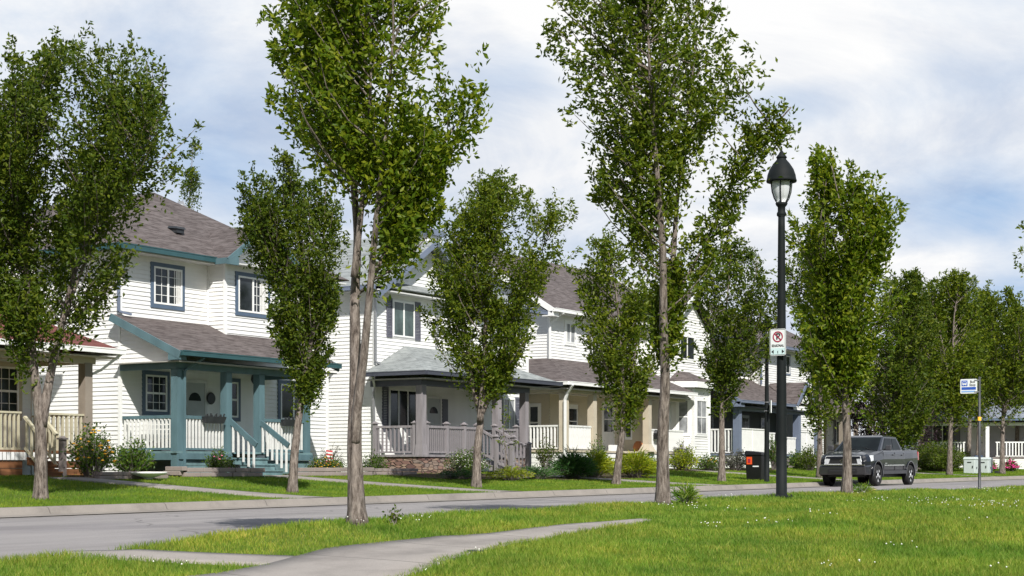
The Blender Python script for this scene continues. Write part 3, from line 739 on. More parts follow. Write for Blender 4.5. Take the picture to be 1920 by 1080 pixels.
# ----------------------------------------------------------------------------- house with grey porch roof
def house_grey():
    H = thing('house', 'white sided house with grey porch roof and stone porch base', 'house', (46.4, 34.7, .42))
    fw = Wall((46.4, 34.7), (56.6, 34.7)); lw = Wall((46.4, 46), (46.4, 34.7)); rw = Wall((56.6, 34.7), (56.6, 46)); bw = Wall((56.6, 46), (46.4, 46))
    m = MB(); rect_wall(m, lw, .3, 6.85); rect_wall(m, rw, .3, 6.85); rect_wall(m, bw, .3, 6.85)
    rect_wall(m, fw, .3, 6.85); siding(m, fw, [(0, 6.85), (6.2, 6.85), (3.1, 8.75)])
    m.build('wall', 'white_siding', H)
    m = MB(); corner_trim(m, 46.4, 34.7, .3, 6.85); corner_trim(m, 56.6, 34.7, .3, 6.85); m.build_each('corner_trim', 'white_paint', H)
    g = [ccw_up(p) for p in ([(45.95, 34.2, 6.68), (49.5, 34.2, 8.92), (49.5, 38.0, 8.92), (45.95, 34.35, 6.68)], [(53.05, 34.2, 6.68), (53.05, 34.35, 6.68), (49.5, 38.0, 8.92), (49.5, 34.2, 8.92)])]
    R = roof(H, hip(45.9, 57.15, 34.2, 46.5, 6.95, .6, 38.8, 9.6, 42, 51.6)+g, 'grey_shingle')
    m = MB(); m.box(46, 57.05, 34.25, 46.4, 6.80, 6.845); m.build_each('soffit', 'soffit', H)
    gutter(H, [(45.86, 46, 6.9), (45.86, 34.3, 6.9)], 'blue_slate', .13, .14); gutter(H, [(53.1, 34.15, 6.9), (57.2, 34.15, 6.9), (57.2, 46, 6.9)], 'blue_slate', .13, .14)
    m = MB(); m.bar((45.93, 34.18, 6.60), (49.5, 34.18, 8.84), .04, .2); m.bar((53.07, 34.18, 6.60), (49.5, 34.18, 8.84), .04, .2); m.build_each('fascia', 'blue_slate', H)
    c = MB()
    for a, b in (((52.9, 37.9), (52.9, 36.9)), ((52.9, 36.9), (53.75, 36.9)), ((53.75, 36.9), (53.75, 37.9))): rect_wall(c, Wall(a, b), 7.6, 9.75)
    ch = c.build('chimney', 'white_siding', R)
    c = MB(); c.box(52.78, 53.87, 36.78, 38.0, 9.75, 9.97); c.build('chimney_cap', 'blue_slate', ch)
    c = MB(); c.lathe((53.3, 37.4, 9.97), [(.1, 0), (.1, .4), (.16, .41), (.16, .55), (.05, .6)], 12); c.build('flue_pipe', 'white_paint', ch)
    # porch
    E = 3.92
    P = [ccw_up(p) for p in ([(45.75, 34.7, E), (45.75, 32.05, E), (48.2, 34.7, 5.02)], [(45.75, 32.05, E), (54.7, 32.05, E), (52.3, 34.7, 5.02), (48.2, 34.7, 5.02)], [(54.7, 32.05, E), (54.7, 34.7, E), (52.3, 34.7, 5.02)])]
    roof(H, P, 'grey_shingle', name='porch_roof')
    gutter(H, [(45.71, 34.66, 3.86), (45.71, 32.01, 3.86), (54.74, 32.01, 3.86), (54.74, 34.66, 3.86)], 'dark_slate', .12, .13)
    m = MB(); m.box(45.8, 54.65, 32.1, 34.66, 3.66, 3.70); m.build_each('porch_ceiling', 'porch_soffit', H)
    m = MB(); m.box(46.1, 53.2, 32.5, 32.7, 3.46, 3.72); m.box(46.1, 46.3, 32.7, 34.66, 3.46, 3.68); m.box(53.0, 53.2, 32.7, 34.66, 3.46, 3.68); m.build_each('porch_beam', 'dark_slate', H)
    for u in (46.24, 51.05, 52.95): post(H, u, 32.6, 1.1, 3.48, .26, 'mauve_grey_wood', base=.03)
    m = MB(); m.box(46.05, 53.15, 32.42, 34.68, 1.02, 1.10); m.build('porch_floor', 'mauve_grey_wood', H)
    m = MB(); m.box(46.1, 49.72, 32.46, 32.62, .25, 1.02); m.box(46.1, 46.26, 32.62, 34.66, .25, 1.02); m.box(50.9, 53.1, 32.46, 32.62, .25, 1.02); m.build('stone_base', 'flagstone', H)
    mw = 'mauve_grey_wood'
    for u, v in ((46.24, 34.55), (46.24, 32.86), (46.52, 32.58), (47.75, 32.58), (48.85, 32.58), (49.68, 32.58), (50.85, 32.58), (51.35, 32.58), (52.35, 32.58)): post(H, u, v, 1.1, 2.17, .13, mw, True, name='newel_post')
    for u in (49.68, 50.85): post(H, u, 31.1, .38, 1.5, .13, mw, True, name='newel_post')
    for u in (49.68, 50.85): post(H, u, 31.75, .38, 1.75, .11, mw, True, name='newel_post')
    railing(H, (46.24, 34.5), (46.24, 32.92), 1.15, 2.1, mw, mw, .17, .05, .08)
    railing(H, (46.58, 32.58), (47.7, 32.58), 1.15, 2.1, mw, mw, .13, .042, .08); railing(H, (47.8, 32.58), (48.8, 32.58), 1.15, 2.1, mw, mw, .13, .042, .08); railing(H, (48.9, 32.58), (49.63, 32.58), 1.15, 2.1, mw, mw, .13, .042, .08)
    railing(H, (51.4, 32.58), (52.3, 32.58), 1.15, 2.1, mw, mw, .13, .042, .08); railing(H, (52.95, 32.75), (52.95, 34.6), 1.15, 2.1, mw, mw, .15, .042, .08)
    for u in (49.68, 50.85): railing(H, (u, 32.5), (u, 31.15), 1.22, 2.1, mw, mw, .15, .042, .08, 0, -.68, 'stair_rail')
    steps(H, 49.75, 50.8, 32.42, 1.1, 4, .175, .3, mw)
    window(H, fw, .82, 2.5, 2.0, 3.45, None, 0, 'triple', 'pane_dark', shutters=('shutter_slate', .34))
    door(H, fw, 3.15, 4.0, 1.1, 3.2, 'door_grey', 'soffit', True)
    m = MB(); fw.box(m, 4.15, 4.5, 0, .04, 1.2, 3.2); m.build('shutter', 'shutter_slate', H)
    window(H, fw, 8.35, 9.2, 2.1, 3.4, None, 0, 'slider', 'pane_sheer', shutters=('shutter_slate', .34))
    window(H, fw, 1.05, 2.35, 5.32, 6.6, None, 0, 'slider', 'pane_green', shutters=('shutter_slate', .33))
    window(H, fw, 7.75, 8.85, 5.32, 6.5, None, 0, 'slider', 'pane_dark', shutters=('shutter_slate', .33))
    downspout(H, [(46.3, 34.58, 6.8), (46.3, 34.58, 4.35), (46.75, 34.5, 4.15)], 'galvanised'); downspout(H, [(50.1, 34.62, 6.9), (50.1, 34.62, 5.1)], 'galvanised')
    downspout(H, [(45.75, 34.3, 3.8), (46.15, 34.5, 3.45), (46.2, 34.6, 3.3), (46.3, 34.62, .6)], 'galvanised')
    S = thing('porch_chair', 'grey slatted armchair on the stone based porch', 'chair', (46.9, 33.5, 1.1))
    m = MB(); m.box(46.75, 47.2, 33.2, 33.7, 1.48, 1.52); m.build('seat', 'white_paint', S)
    m = MB()
    for k in range(5): m.bar((46.78+.09*k, 33.72, 1.5), (46.78+.09*k, 33.9, 2.1), .05, .02)
    m.build('backrest', 'white_paint', S)
    for a in (46.72, 47.2):
        m = MB(); m.box(a, a+.05, 33.15, 33.75, 1.72, 1.75); m.box(a, a+.05, 33.15, 33.2, 1.1, 1.72); m.box(a, a+.05, 33.68, 33.73, 1.1, 1.72); m.build('arm', 'white_paint', S)
house_grey()

# ----------------------------------------------------------------------------- house with beige porch and bay window
def house_beige():
    H = thing('house', 'white double house with beige porch posts and small bay window', 'house', (61.7, 36.7, .65))
    zt = 7.42
    fw = Wall((61.7, 36.7), (70.6, 36.7)); lw = Wall((61.7, 46), (61.7, 36.7)); rw = Wall((75.0, 35.4), (75.0, 46)); bw = Wall((75.0, 46), (61.7, 46))
    m = MB()
    for w in (fw, rw, bw): rect_wall(m, w, 3.9, zt)
    siding(m, lw, [(0, 3.9), (9.3, 3.9), (9.3, zt), (4.65, 10.35), (0, zt)]); siding(m, rw, [(1.3, zt), (10.6, zt), (5.95, 10.35)])
    rect_wall(m, rw, .4, 3.9)
    ub = [Wall((70.6, 36.7), (70.6, 35.4)), Wall((70.6, 35.4), (75.0, 35.4))]
    for w in ub: rect_wall(m, w, .4, zt)
    siding(m, ub[1], [(0, zt), (4.4, zt), (2.2, 9.0)])
    b0, b1, b2, b3 = (70.66, 35.4), (71.2, 34.4), (72.95, 34.4), (73.5, 35.4)
    for a, b in ((b0, b1), (b1, b2), (b2, b3)): rect_wall(m, Wall(a, b), .7, 4.5)
    m.build('wall', 'white_siding', H)
    m = MB(); rect_wall(m, Wall((61.7, 36.7), (70.6, 36.7)), .4, 3.9); rect_wall(m, lw, .4, 3.9); m.build('porch_wall', 'porch_shade_siding', H)
    m = MB(); corner_trim(m, 61.7, 36.7, 4, zt, .12); corner_trim(m, 70.6, 35.4, .4, zt, .12); corner_trim(m, 75.0, 35.4, .4, zt, .12)
    for p in (b1, b2): corner_trim(m, *p, .7, 4.5, .12)
    m.build_each('corner_trim', 'white_paint', H)
    s = (10.75-7.55)/(41.35-36.2)
    R = roof(H, [ccw_up([(61.2, 36.2, 7.55), (75.5, 36.2, 7.55), (75.5, 41.35, 10.75), (61.2, 41.35, 10.75)]), ccw_up([(61.2, 46.5, 7.55), (75.5, 46.5, 7.55), (75.5, 41.35, 10.75), (61.2, 41.35, 10.75)]), ccw_up([(70.1, 34.95, 7.5), (72.8, 34.95, 9.28), (72.8, 39.0, 9.28), (70.1, 36.3, 7.5)]), ccw_up([(75.5, 34.95, 7.5), (75.5, 36.3, 7.5), (72.8, 39.0, 9.28), (72.8, 34.95, 9.28)])], 'brown_shingle')
    m = MB(); m.bar((70.08, 34.94, 7.4), (72.8, 34.94, 9.18), .04, .22); m.bar((75.52, 34.94, 7.4), (72.8, 34.94, 9.18), .04, .22); m.build_each('fascia', 'white_paint', H)
    m = MB(); m.bar((61.18, 36.2, 7.44), (61.18, 41.35, 10.64), .04, .24); m.bar((61.18, 46.5, 7.44), (61.18, 41.35, 10.64), .04, .24)
    m.bar((75.52, 36.2, 7.44), (75.52, 41.35, 10.64), .04, .24); m.bar((75.52, 46.5, 7.44), (75.52, 41.35, 10.64), .04, .24)
    m.box(61.16, 61.7, 36.22, 36.75, 7.22, 7.42); m.build_each('fascia', 'white_paint', H)
    m = MB(); m.box(61.25, 70.5, 36.25, 36.7, 7.38, 7.42); m.build_each('soffit', 'soffit', H)
    gutter(H, [(61.2, 36.15, 7.48), (70.1, 36.15, 7.48)], 'white_paint', .13, .14)
    # wrap-around porch roof
    E, T = 4.22, 5.46
    A, B = (58.85, 34.1), (61.72, 36.72)
    P = [ccw_up(p) for p in ([(A[0], 42, E), (A[0], A[1], E), (B[0], B[1], T), (B[0], 42, T)], [(A[0], A[1], E), (70.9, A[1], E), (70.9, 35.35, 4.82), (70.55, 35.38, 4.84), (70.55, B[1], T), (B[0], B[1], T)])]
    roof(H, P, 'brown_shingle', name='porch_roof')
    gutter(H, [(A[0]-.04, 42, E-.06), (A[0]-.04, A[1]-.04, E-.06), (70.9, A[1]-.04, E-.06)], 'white_paint', .12, .13)
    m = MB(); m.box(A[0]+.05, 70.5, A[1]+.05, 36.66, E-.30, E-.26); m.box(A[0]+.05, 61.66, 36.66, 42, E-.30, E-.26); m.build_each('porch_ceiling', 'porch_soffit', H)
    m = MB(); m.box(59.2, 70.6, 34.5, 34.7, E-.42, E-.2); m.box(59.2, 59.4, 34.7, 42, E-.42, E-.25); m.build_each('porch_beam', 'tan_post', H)
    for u in (59.35, 61.75): post(H, u, 34.6, 1.42, E-.4, .3, 'tan_post')
    post(H, 66.85, 34.6, 1.42, E-.4, .3, 'tan_post', base=.16)
    m = MB(); m.box(59.15, 70.5, 34.42, 36.68, 1.33, 1.42); m.box(59.15, 61.66, 36.68, 42, 1.33, 1.42); m.build('porch_floor', 'tan_post', H)
    m = MB()
    for k in range(4): m.box(59.2, 59.24, 34.55, 42, .45+k*.22, .65+k*.22); m.box(59.2, 64.0, 34.46, 34.5, .45+k*.22, .65+k*.22); m.box(65.6, 70.6, 34.46, 34.5, .45+k*.22, .65+k*.22)
    m.build('porch_skirt', 'white_paint', H)
    railing(H, (59.35, 39), (59.35, 34.78), 1.46, 2.46, 'old_white_paint', 'white_paint', .17, .06, .07)
    railing(H, (59.52, 34.58), (61.58, 34.58), 1.46, 2.46, 'old_white_paint', 'white_paint', .125, .06, .07)
    railing(H, (67.05, 34.58), (70.5, 34.58), 1.46, 2.46, 'old_white_paint', 'white_paint', .125, .06, .07)
    steps(H, 64.1, 65.5, 34.42, 1.42, 4, .19, .29, 'tan_post')
    m = MB(); m.box(63.2, 64.0, 34.46, 34.6, 1.42, 1.68); m.build('kick_board', 'white_paint', H)
    # upper windows, doors
    window(H, fw, 1.35, 2.2, 6.2, 7.1, 'white_paint', .1, 'slider', 'pane_sheer', curtain=[(1.42, 1.5)])
    window(H, ub[1], 1.15, 2.75, 5.95, 7.1, 'white_paint', .12, 'slider', 'pane_dark')
    door(H, fw, 1.55, 2.45, 1.42, 3.5, 'door_white', 'tan_post', False, (2.2, 3.3)); door(H, fw, 4.75, 5.75, 1.42, 3.65, 'door_white', 'white_paint', False, (2.35, 3.5))
    window(H, fw, 6.9, 7.5, 2.1, 3.45, 'white_paint', .08, 'hung', 'pane_dark')
    window(H, lw, 8.3, 8.8, 1.9, 3.4, 'white_paint', .1, 'hung', 'pane_dark')
    w1, w2 = Wall(b0, b1), Wall(b1, b2)
    window(H, w1, .42, .92, 2.3, 3.95, 'white_paint', .1, 'hung', 'pane_sheer'); window(H, w2, .3, 1.42, 2.3, 3.95, 'white_paint', .1, 'hung', 'pane_sheer', (2, 1, .35, 1.37))
    window(H, Wall(b2, b3), .25, .8, 2.3, 3.95, 'white_paint', .1, 'hung', 'pane_sheer')
    m = MB()
    z = 4.5; o = [(70.4, 35.38), (71.05, 34.15), (73.1, 34.15), (73.75, 35.38)]
    top = [(71.5, 35.38, 5.35), (72.7, 35.38, 5.35)]
    e = [(x, y, 4.82) for x, y in o]
    roof(H, [ccw_up([e[0], e[1], top[0]]), ccw_up([e[1], e[2], top[1], top[0]]), ccw_up([e[2], e[3], top[1]])], 'brown_shingle', name='bay_roof')
    for a, b in zip(e[:-1], e[1:]): m.bar((a[0], a[1], 4.66), (b[0], b[1], 4.66), .1, .28)
    m.build_each('fascia', 'white_paint', H); m = MB(); m.poly([(x, y, 4.53) for x, y in o][::-1]); m.build('soffit', 'soffit', H)
    downspout(H, [(61.9, 36.1, 7.4), (61.9, 36.3, 7.3), (61.58, 36.6, 6.9), (61.58, 36.6, 5.4)], 'white_paint', .09)
    downspout(H, [(59.05, 34.0, 4.1), (59.12, 34.3, 3.75), (59.14, 34.42, 3.5), (59.14, 34.42, .75)], 'white_paint', .10)
    m = MB(); m.box(67.3, 67.65, 34.35, 34.5, 2.0, 2.25); m.lathe((67.475, 34.5, 2.25), [(.17, -.15), (.17, 0)], 14, 'y')
    tag(m.build('mailbox', 'bin_black'), 'small black mailbox on the white rail of the beige porch', 'mailbox')
    m = MB(); m.lathe((67.9, 35.6, 1.42), [(.15, 0), (.22, .1), (.25, .24), (.2, .4), (.12, .47), (.14, .5), (.08, .5)], 16); tag(m.build('clay_pot', 'terracotta'), 'orange clay pot on the beige porch beside the shrub', 'pot')
house_beige()

# ----------------------------------------------------------------------------- house with slate trim and privacy panels
def house_slate():
    H = thing('house', 'white house with slate porch posts and white privacy panels', 'house', (77.3, 37.2, .7))
    zt = 7.4
    fw = Wall((77.4, 37.2), (93, 37.2)); lw = Wall((77.4, 47), (77.4, 37.2)); rw = Wall((93, 37.2), (93, 47)); bw = Wall((93, 47), (77.4, 47))
    m = MB()
    for w in (lw, rw, bw): rect_wall(m, w, .4, zt)
    rect_wall(m, fw, 4.2, zt)
    ub = [Wall((84.2, 37.2), (84.2, 36.6)), Wall((84.2, 36.6), (91.5, 36.6)), Wall((91.5, 36.6), (91.5, 37.2))]
    for w in ub: rect_wall(m, w, 4.6, zt)
    lb = [Wall((88.4, 37.2), (88.4, 36.4)), Wall((88.4, 36.4), (93, 36.4)), Wall((93, 36.4), (93, 37.2))]
    for w in lb: rect_wall(m, w, .5, 4.4)
    m.build('wall', 'white_siding', H)
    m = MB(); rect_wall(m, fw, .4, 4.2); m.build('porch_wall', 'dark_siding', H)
    m = MB(); corner_trim(m, 77.4, 37.2, .4, zt, .12); corner_trim(m, 84.2, 36.6, 4.6, zt, .12); corner_trim(m, 93, 37.2, .4, zt, .12); m.build_each('corner_trim', 'white_paint', H)
    roof(H, hip(76.8, 93.6, 36.0, 47.5, 7.5, .6, 40.2, 10.2, 44, 85), 'brown_shingle')
    gutter(H, [(76.75, 47, 7.42), (76.75, 35.95, 7.42), (93.65, 35.95, 7.42)], 'blue_slate', .13, .14)
    m = MB(); m.box(76.85, 93.5, 36.1, 37.2, 7.34, 7.38); m.build_each('soffit', 'soffit', H)
    E = 4.15; zr = lambda v: E+(v-34.55)*.54
    roof(H, [ccw_up([(77.0, 34.55, zr(34.55)), (88.4, 34.55, zr(34.55)), (88.4, 37.2, zr(37.2)), (77.0, 37.2, zr(37.2))]),
             ccw_up([(84.15, 34.4, E), (85.45, 34.4, 5.42), (85.45, 36.8, 5.42), (84.15, 34.6, E)]), ccw_up([(86.75, 34.4, E), (86.75, 34.6, E), (85.45, 36.8, 5.42), (85.45, 34.4, 5.42)])], 'brown_shingle', name='porch_roof')
    m = MB(); m.bar((77.0, 34.55, E-.12), (77.0, 37.2, zr(37.2)-.12), .04, .26); m.box(76.98, 77.5, 34.55, 35.1, E-.34, E-.08); m.bar((84.1, 34.38, E-.08), (85.45, 34.38, 5.34), .04, .2); m.bar((86.8, 34.38, E-.08), (85.45, 34.38, 5.34), .04, .2); m.build_each('fascia', 'blue_slate', H)
    m = MB(); m.poly([(84.9, 34.5, 4.25), (86.0, 34.5, 4.25), (85.45, 34.5, 4.8)]); m.poly([(84.9, 34.46, 4.25), (86.0, 34.46, 4.25), (85.45, 34.46, 4.8)]); m.build('gable_panel', 'white_paint', H)
    gutter(H, [(77.0, 34.5, E-.07), (84.1, 34.5, E-.07)], 'blue_slate', .12, .13); gutter(H, [(86.8, 34.5, E-.07), (88.4, 34.5, E-.07)], 'blue_slate', .12, .13)
    m = MB(); m.box(77.1, 88.3, 34.65, 37.16, E-.34, E-.3); m.build_each('porch_ceiling', 'dark_slate', H)
    m = MB(); m.box(77.3, 88.2, 34.9, 35.1, E-.5, E-.24); m.build_each('porch_beam', 'blue_slate', H)
    for u in (77.6, 85.5): post(H, u, 35.0, 1.43, E-.48, .34, 'blue_slate')
    m = MB(); m.box(77.35, 88.35, 34.85, 37.18, 1.34, 1.43); m.build('porch_floor', 'blue_slate', H)
    m = MB()
    for k in range(4): m.box(77.4, 82.4, 34.88, 34.92, .5+k*.21, .69+k*.21); m.box(84.2, 88.3, 34.88, 34.92, .5+k*.21, .69+k*.21); m.box(77.4, 77.44, 34.92, 37.1, .5+k*.21, .69+k*.21)
    m.build('porch_skirt', 'white_paint', H)
    for a, b in ((77.85, 81.0), (85.8, 87.9)):
        m = MB(); m.box(a, b, 34.96, 35.0, 1.46, 2.70); m.box(a, b, 34.93, 35.03, 2.70, 2.76); m.box((a+b)/2-.02, (a+b)/2+.02, 34.945, 34.97, 1.46, 2.7); m.box(a, b, 34.94, 35.02, 1.42, 1.47); m.build('privacy_panel', 'white_paint', H)
    post(H, 88.15, 35.0, 1.43, 2.8, .22, 'blue_slate', True, name='newel_post')
    railing(H, (77.6, 37.1), (77.6, 35.2), 1.47, 2.72, 'white_paint', 'white_paint', .19, .07, .07); railing(H, (81.05, 35.0), (82.4, 35.0), 1.47, 2.6, 'white_paint', 'white_paint', .17, .07, .07); railing(H, (84.1, 35.0), (85.3, 35.0), 1.47, 2.4, 'white_paint', 'white_paint', .2, .07, .07)
    steps(H, 82.5, 84.0, 34.85, 1.43, 4, .18, .29, 'grey_wood')
    window(H, ub[1], 2.9, 4.1, 6.1, 7.1, 'blue_slate', .1, 'slider', 'pane_dark'); window(H, fw, 3.0, 4.2, 6.2, 7.1, 'blue_slate', .1, 'slider', 'pane_dark')
    window(H, fw, .6, 1.9, 1.95, 3.6, 'dark_slate', .12, 'slider', 'pane_dark'); door(H, fw, 5.6, 6.6, 1.45, 3.6, 'door_grey', 'dark_slate', False, (2.2, 3.45))
    window(H, fw, 8.2, 9.3, 2.0, 3.5, 'dark_slate', .12, 'slider', 'pane_dark')
    downspout(H, [(84.1, 36.5, 7.35), (84.1, 36.5, 5.3)], 'blue_slate', .09)
house_slate()

# ----------------------------------------------------------------------------- plainer houses: far left and far right
def house_red():
    H = thing('house', 'white house with red shingles and cream porch rails', 'house', (21, 34.7, .36))
    fw = Wall((20, 34.7), (31.0, 34.7)); lw = Wall((20, 46), (20, 34.7)); rw = Wall((31.0, 34.7), (31.0, 46)); bw = Wall((31.0, 46), (20, 46))
    m = MB()
    for w in (fw, lw, rw, bw): rect_wall(m, w, .3, 6.85)
    m.build('wall', 'white_siding', H)
    m = MB(); corner_trim(m, 31.0, 34.7, .3, 6.85); corner_trim(m, 20, 34.7, .3, 6.85); m.build_each('corner_trim', 'white_paint', H)
    roof(H, hip(19.5, 31.5, 34.2, 46.5, 6.95, .6, 38.4, 9.5, 42, 25.5), 'red_shingle')
    gutter(H, [(19.45, 34.15, 6.9), (31.55, 34.15, 6.9), (31.55, 46, 6.9)], 'white_paint', .13, .14)
    m = MB(); m.box(19.6, 31.4, 34.3, 46.4, 6.80, 6.84); m.build_each('soffit', 'soffit', H)
    E = 3.74
    roof(H, [ccw_up([(20, 32.08, E), (31.75, 32.08, E), (29.5, 34.7, 4.98), (20, 34.7, 4.98)]), ccw_up([(31.75, 32.08, E), (31.75, 34.7, E), (29.5, 34.7, 4.98)])], 'red_shingle', name='porch_roof')
    gutter(H, [(20, 32.04, E-.06), (31.79, 32.04, E-.06), (31.79, 34.66, E-.06)], 'white_paint', .12, .13)
    m = MB(); m.box(20, 31.7, 32.15, 34.66, E-.24, E-.2); m.build_each('porch_ceiling', 'tan_post', H)
    m = MB(); m.box(20, 31.2, 32.5, 32.7, E-.40, E-.18); m.box(30.85, 31.05, 32.7, 34.66, E-.40, E-.2); m.build_each('porch_beam', 'tan_post', H)
    for u in (22, 26.0, 30.93): post(H, u, 32.6, 1.05, E-.38, .26, 'brown_post')
    m = MB(); m.box(20, 31.1, 32.46, 34.68, .98, 1.05); m.build('porch_floor', 'brown_wood', H)
    m = MB()
    for k in range(3): m.box(20, 28.7, 32.48, 32.52, .2+k*.2, .385+k*.2); m.box(29.4, 31.05, 32.48, 32.52, .2+k*.2, .385+k*.2)
    m.build('porch_skirt', 'brown_wood', H)
    m = MB()
    for k in range(70): m.box(20+k*.132, 20.10+k*.132, 32.44, 32.46, .80, 1.0)
    m.build('lattice', 'white_paint', H)
    for a, b in ((26.2, 27.9), (28.0, 28.7)): railing(H, (a, 32.55), (b, 32.55), 1.05, 2.02, 'cream_rail', 'cream_rail', .15, .05, .05)
    railing(H, (29.4, 32.55), (30.8, 32.55), 1.05, 2.02, 'cream_rail', 'cream_rail', .15, .05, .05)
    railing(H, (30.93, 32.7), (30.93, 34.6), 1.05, 2.02, 'cream_rail', 'cream_rail', .17, .055, .05)
    for u in (28.75, 29.35): railing(H, (u, 32.45), (u, 31.95), 1.08, 1.92, 'cream_rail', 'cream_rail', .16, .05, .06, 0, -.45, 'stair_rail')
    post(H, 29.4, 31.8, .15, 1.32, .14, 'grey_wood', True, name='newel_post')
    steps(H, 28.8, 29.3, 32.45, 1.05, 4, .18, .25, 'brown_wood')
    window(H, fw, 9.6, 10.5, 2.0, 3.3, 'tan_post', .12, 'hung', 'pane_dark', (3, 4, 9.66, 10.44)); window(H, fw, 8.0, 9.2, 2.0, 3.3, 'tan_post', .12, 'slider', 'pane_dark')
    window(H, fw, 8.4, 9.8, 5.3, 6.4, 'tan_post', .12, 'slider', 'pane_dark'); door(H, fw, 6.6, 7.5, 1.05, 3.1, 'door_white', 'white_paint')
    downspout(H, [(31.72, 32.1, 3.62), (31.3, 32.4, 3.2), (31.08, 32.62, 3.05), (31.08, 32.62, .5)], 'white_paint', .085)
house_red()

def house_far(label, loc, u0, u1, v0, v1, base, deck, pe, ue, wall, shing, trim, postm, panes, rail_gap, turn=0):
    H = thing('house', label, 'house', (u0, v0, base))
    fw = Wall((u0, v0), (u1, v0)); lw = Wall((u0, v1), (u0, v0)); rw = Wall((u1, v0), (u1, v1)); bw = Wall((u1, v1), (u0, v1))
    m = MB()
    for w in (fw, lw, rw, bw): rect_wall(m, w, base-.3, ue)
    m.build('wall', wall, H)
    m = MB()
    for u in (u0, u1): corner_trim(m, u, v0, base, ue, .14)
    m.build_each('corner_trim', 'white_paint', H)
    d = (v1-v0)
    roof(H, hip(u0-.6, u1+.6, v0-.6, v1+.6, ue+.1, .6, v0+d*.42, ue+.1+d*.3, v0+d*.62), shing)
    gutter(H, [(u0-.64, v1, ue+.05), (u0-.64, v0-.64, ue+.05), (u1+.64, v0-.64, ue+.05)], trim, .13, .15)
    m = MB(); m.box(u0-.5, u1+.5, v0-.5, v0, ue-.04, ue); m.build_each('soffit', 'soffit', H)
    f = v0-2.3
    roof(H, [ccw_up([(u0-.3, f-.4, pe), (u1+.3, f-.4, pe), (u1-1.5, v0, pe+1.2), (u0+1.5, v0, pe+1.2)]), ccw_up([(u0-.3, v0, pe), (u0-.3, f-.4, pe), (u0+1.5, v0, pe+1.2)]), ccw_up([(u1+.3, f-.4, pe), (u1+.3, v0, pe), (u1-1.5, v0, pe+1.2)])], shing, name='porch_roof')
    gutter(H, [(u0-.34, v0, pe-.06), (u0-.34, f-.44, pe-.06), (u1+.34, f-.44, pe-.06)], trim, .13, .15)
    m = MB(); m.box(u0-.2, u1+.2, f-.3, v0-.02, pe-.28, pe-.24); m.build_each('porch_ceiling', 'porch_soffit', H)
    m = MB(); m.box(u0, u1, f-.1, f+.1, pe-.46, pe-.22); m.build_each('porch_beam', postm, H)
    n = 4
    for k in range(n): post(H, u0+.15+(u1-u0-.3)*k/(n-1), f, deck, pe-.44, .24, postm)
    m = MB(); m.box(u0, u1, f-.15, v0-.02, deck-.1, deck); m.build('porch_floor', 'grey_wood', H)
    m = MB()
    for k in range(5): m.box(u0, u1, f-.12, f-.08, base-.1+k*(deck-base)/5, base-.12+(k+1)*(deck-base)/5)
    m.build('porch_skirt', 'white_paint', H)
    a, b = rail_gap
    railing(H, (u0+.3, f), (a, f), deck+.04, deck+1.05, 'white_paint', 'white_paint', .2, .08, .08); railing(H, (b, f), (u1-.3, f), deck+.04, deck+1.05, 'white_paint', 'white_paint', .2, .08, .08)
    steps(H, a+.1, b-.1, f-.15, deck, 4, .19, .3, 'grey_wood')
    L = u1-u0
    for t, w2 in panes: window(H, fw, t, t+w2, deck+.85, deck+2.25, 'white_paint', .1, 'slider', 'pane_dark', shutters=('shutter_slate', .5))
    door(H, fw, (a+b)/2-u0-.5, (a+b)/2-u0+.5, deck+.02, deck+2.15, 'door_white', 'white_paint')
    if ue > pe+1.5:
        for t, w2 in panes: window(H, fw, t, t+w2, ue-1.7, ue-.5, 'white_paint', .1, 'slider', 'pane_dark')
    H.rotation_euler.z = turn
house_far('small tan house half hidden by trees behind the parked truck', None, 95.3, 103.0, 38.5, 47, .75, 1.5, 4.2, 7.3, 'tan_siding', 'brown_shingle', 'brown_post', 'brown_post', [(1.0, 1.3), (5.2, 1.4)], (98.6, 100.2))
house_far('far grey house with blue shingles and white rails behind utility boxes', None, 112.2, 126.0, 37.3, 46.5, .8, 1.5, 4.1, 7.2, 'grey_siding', 'blue_shingle', 'slate_trim', 'white_paint', [(1.3, 1.3), (8.2, 1.6)], (115.4, 117.4), math.radians(-66))
# ----------------------------------------------------------------------------- trees
def sway(P, seed):
    r = np.random.default_rng(seed); w = r.normal(0, 1.6, (5, 3)); ph = r.uniform(0, 6.28, 5)
    return sum(np.sin(P@w[i]+ph[i]) for i in range(5))/5
def leaves_mesh(name, pos, tan, size, mat, parent, r, fold=.25, droop=.3, asp=.45):
    """one folded pointed leaf per row"""
    n = len(pos)
    a = tan*.6+r.normal(0, .55, (n, 3)); a[:, 2] -= droop; a /= np.linalg.norm(a, axis=1)[:, None]+1e-9
    q = r.normal(0, 1, (n, 3)); q[:, 2] *= .45; b = np.cross(a, q); b /= np.linalg.norm(b, axis=1)[:, None]+1e-9
    c = np.cross(a, b); L = size*r.uniform(.65, 1.25, n); W = L*asp
    base = pos; tip = pos+a*L[:, None]; mid = pos+a*(L*.45)[:, None]
    l = mid-b*(W/2)[:, None]+c*(W*fold)[:, None]; rr = mid+b*(W/2)[:, None]+c*(W*fold)[:, None]
    verts = np.stack([base, l, tip, rr], 1).reshape(-1, 3); i = np.arange(n)*4
    f = np.concatenate([np.stack([i, i+1, i+2], 1), np.stack([i, i+2, i+3], 1)])
    return np_mesh(name, verts, f, mat, parent)
RV = np.array([SS, -CC, 0.0]); DV = np.array([CC, SS, 0.0])      # across and along the line of sight
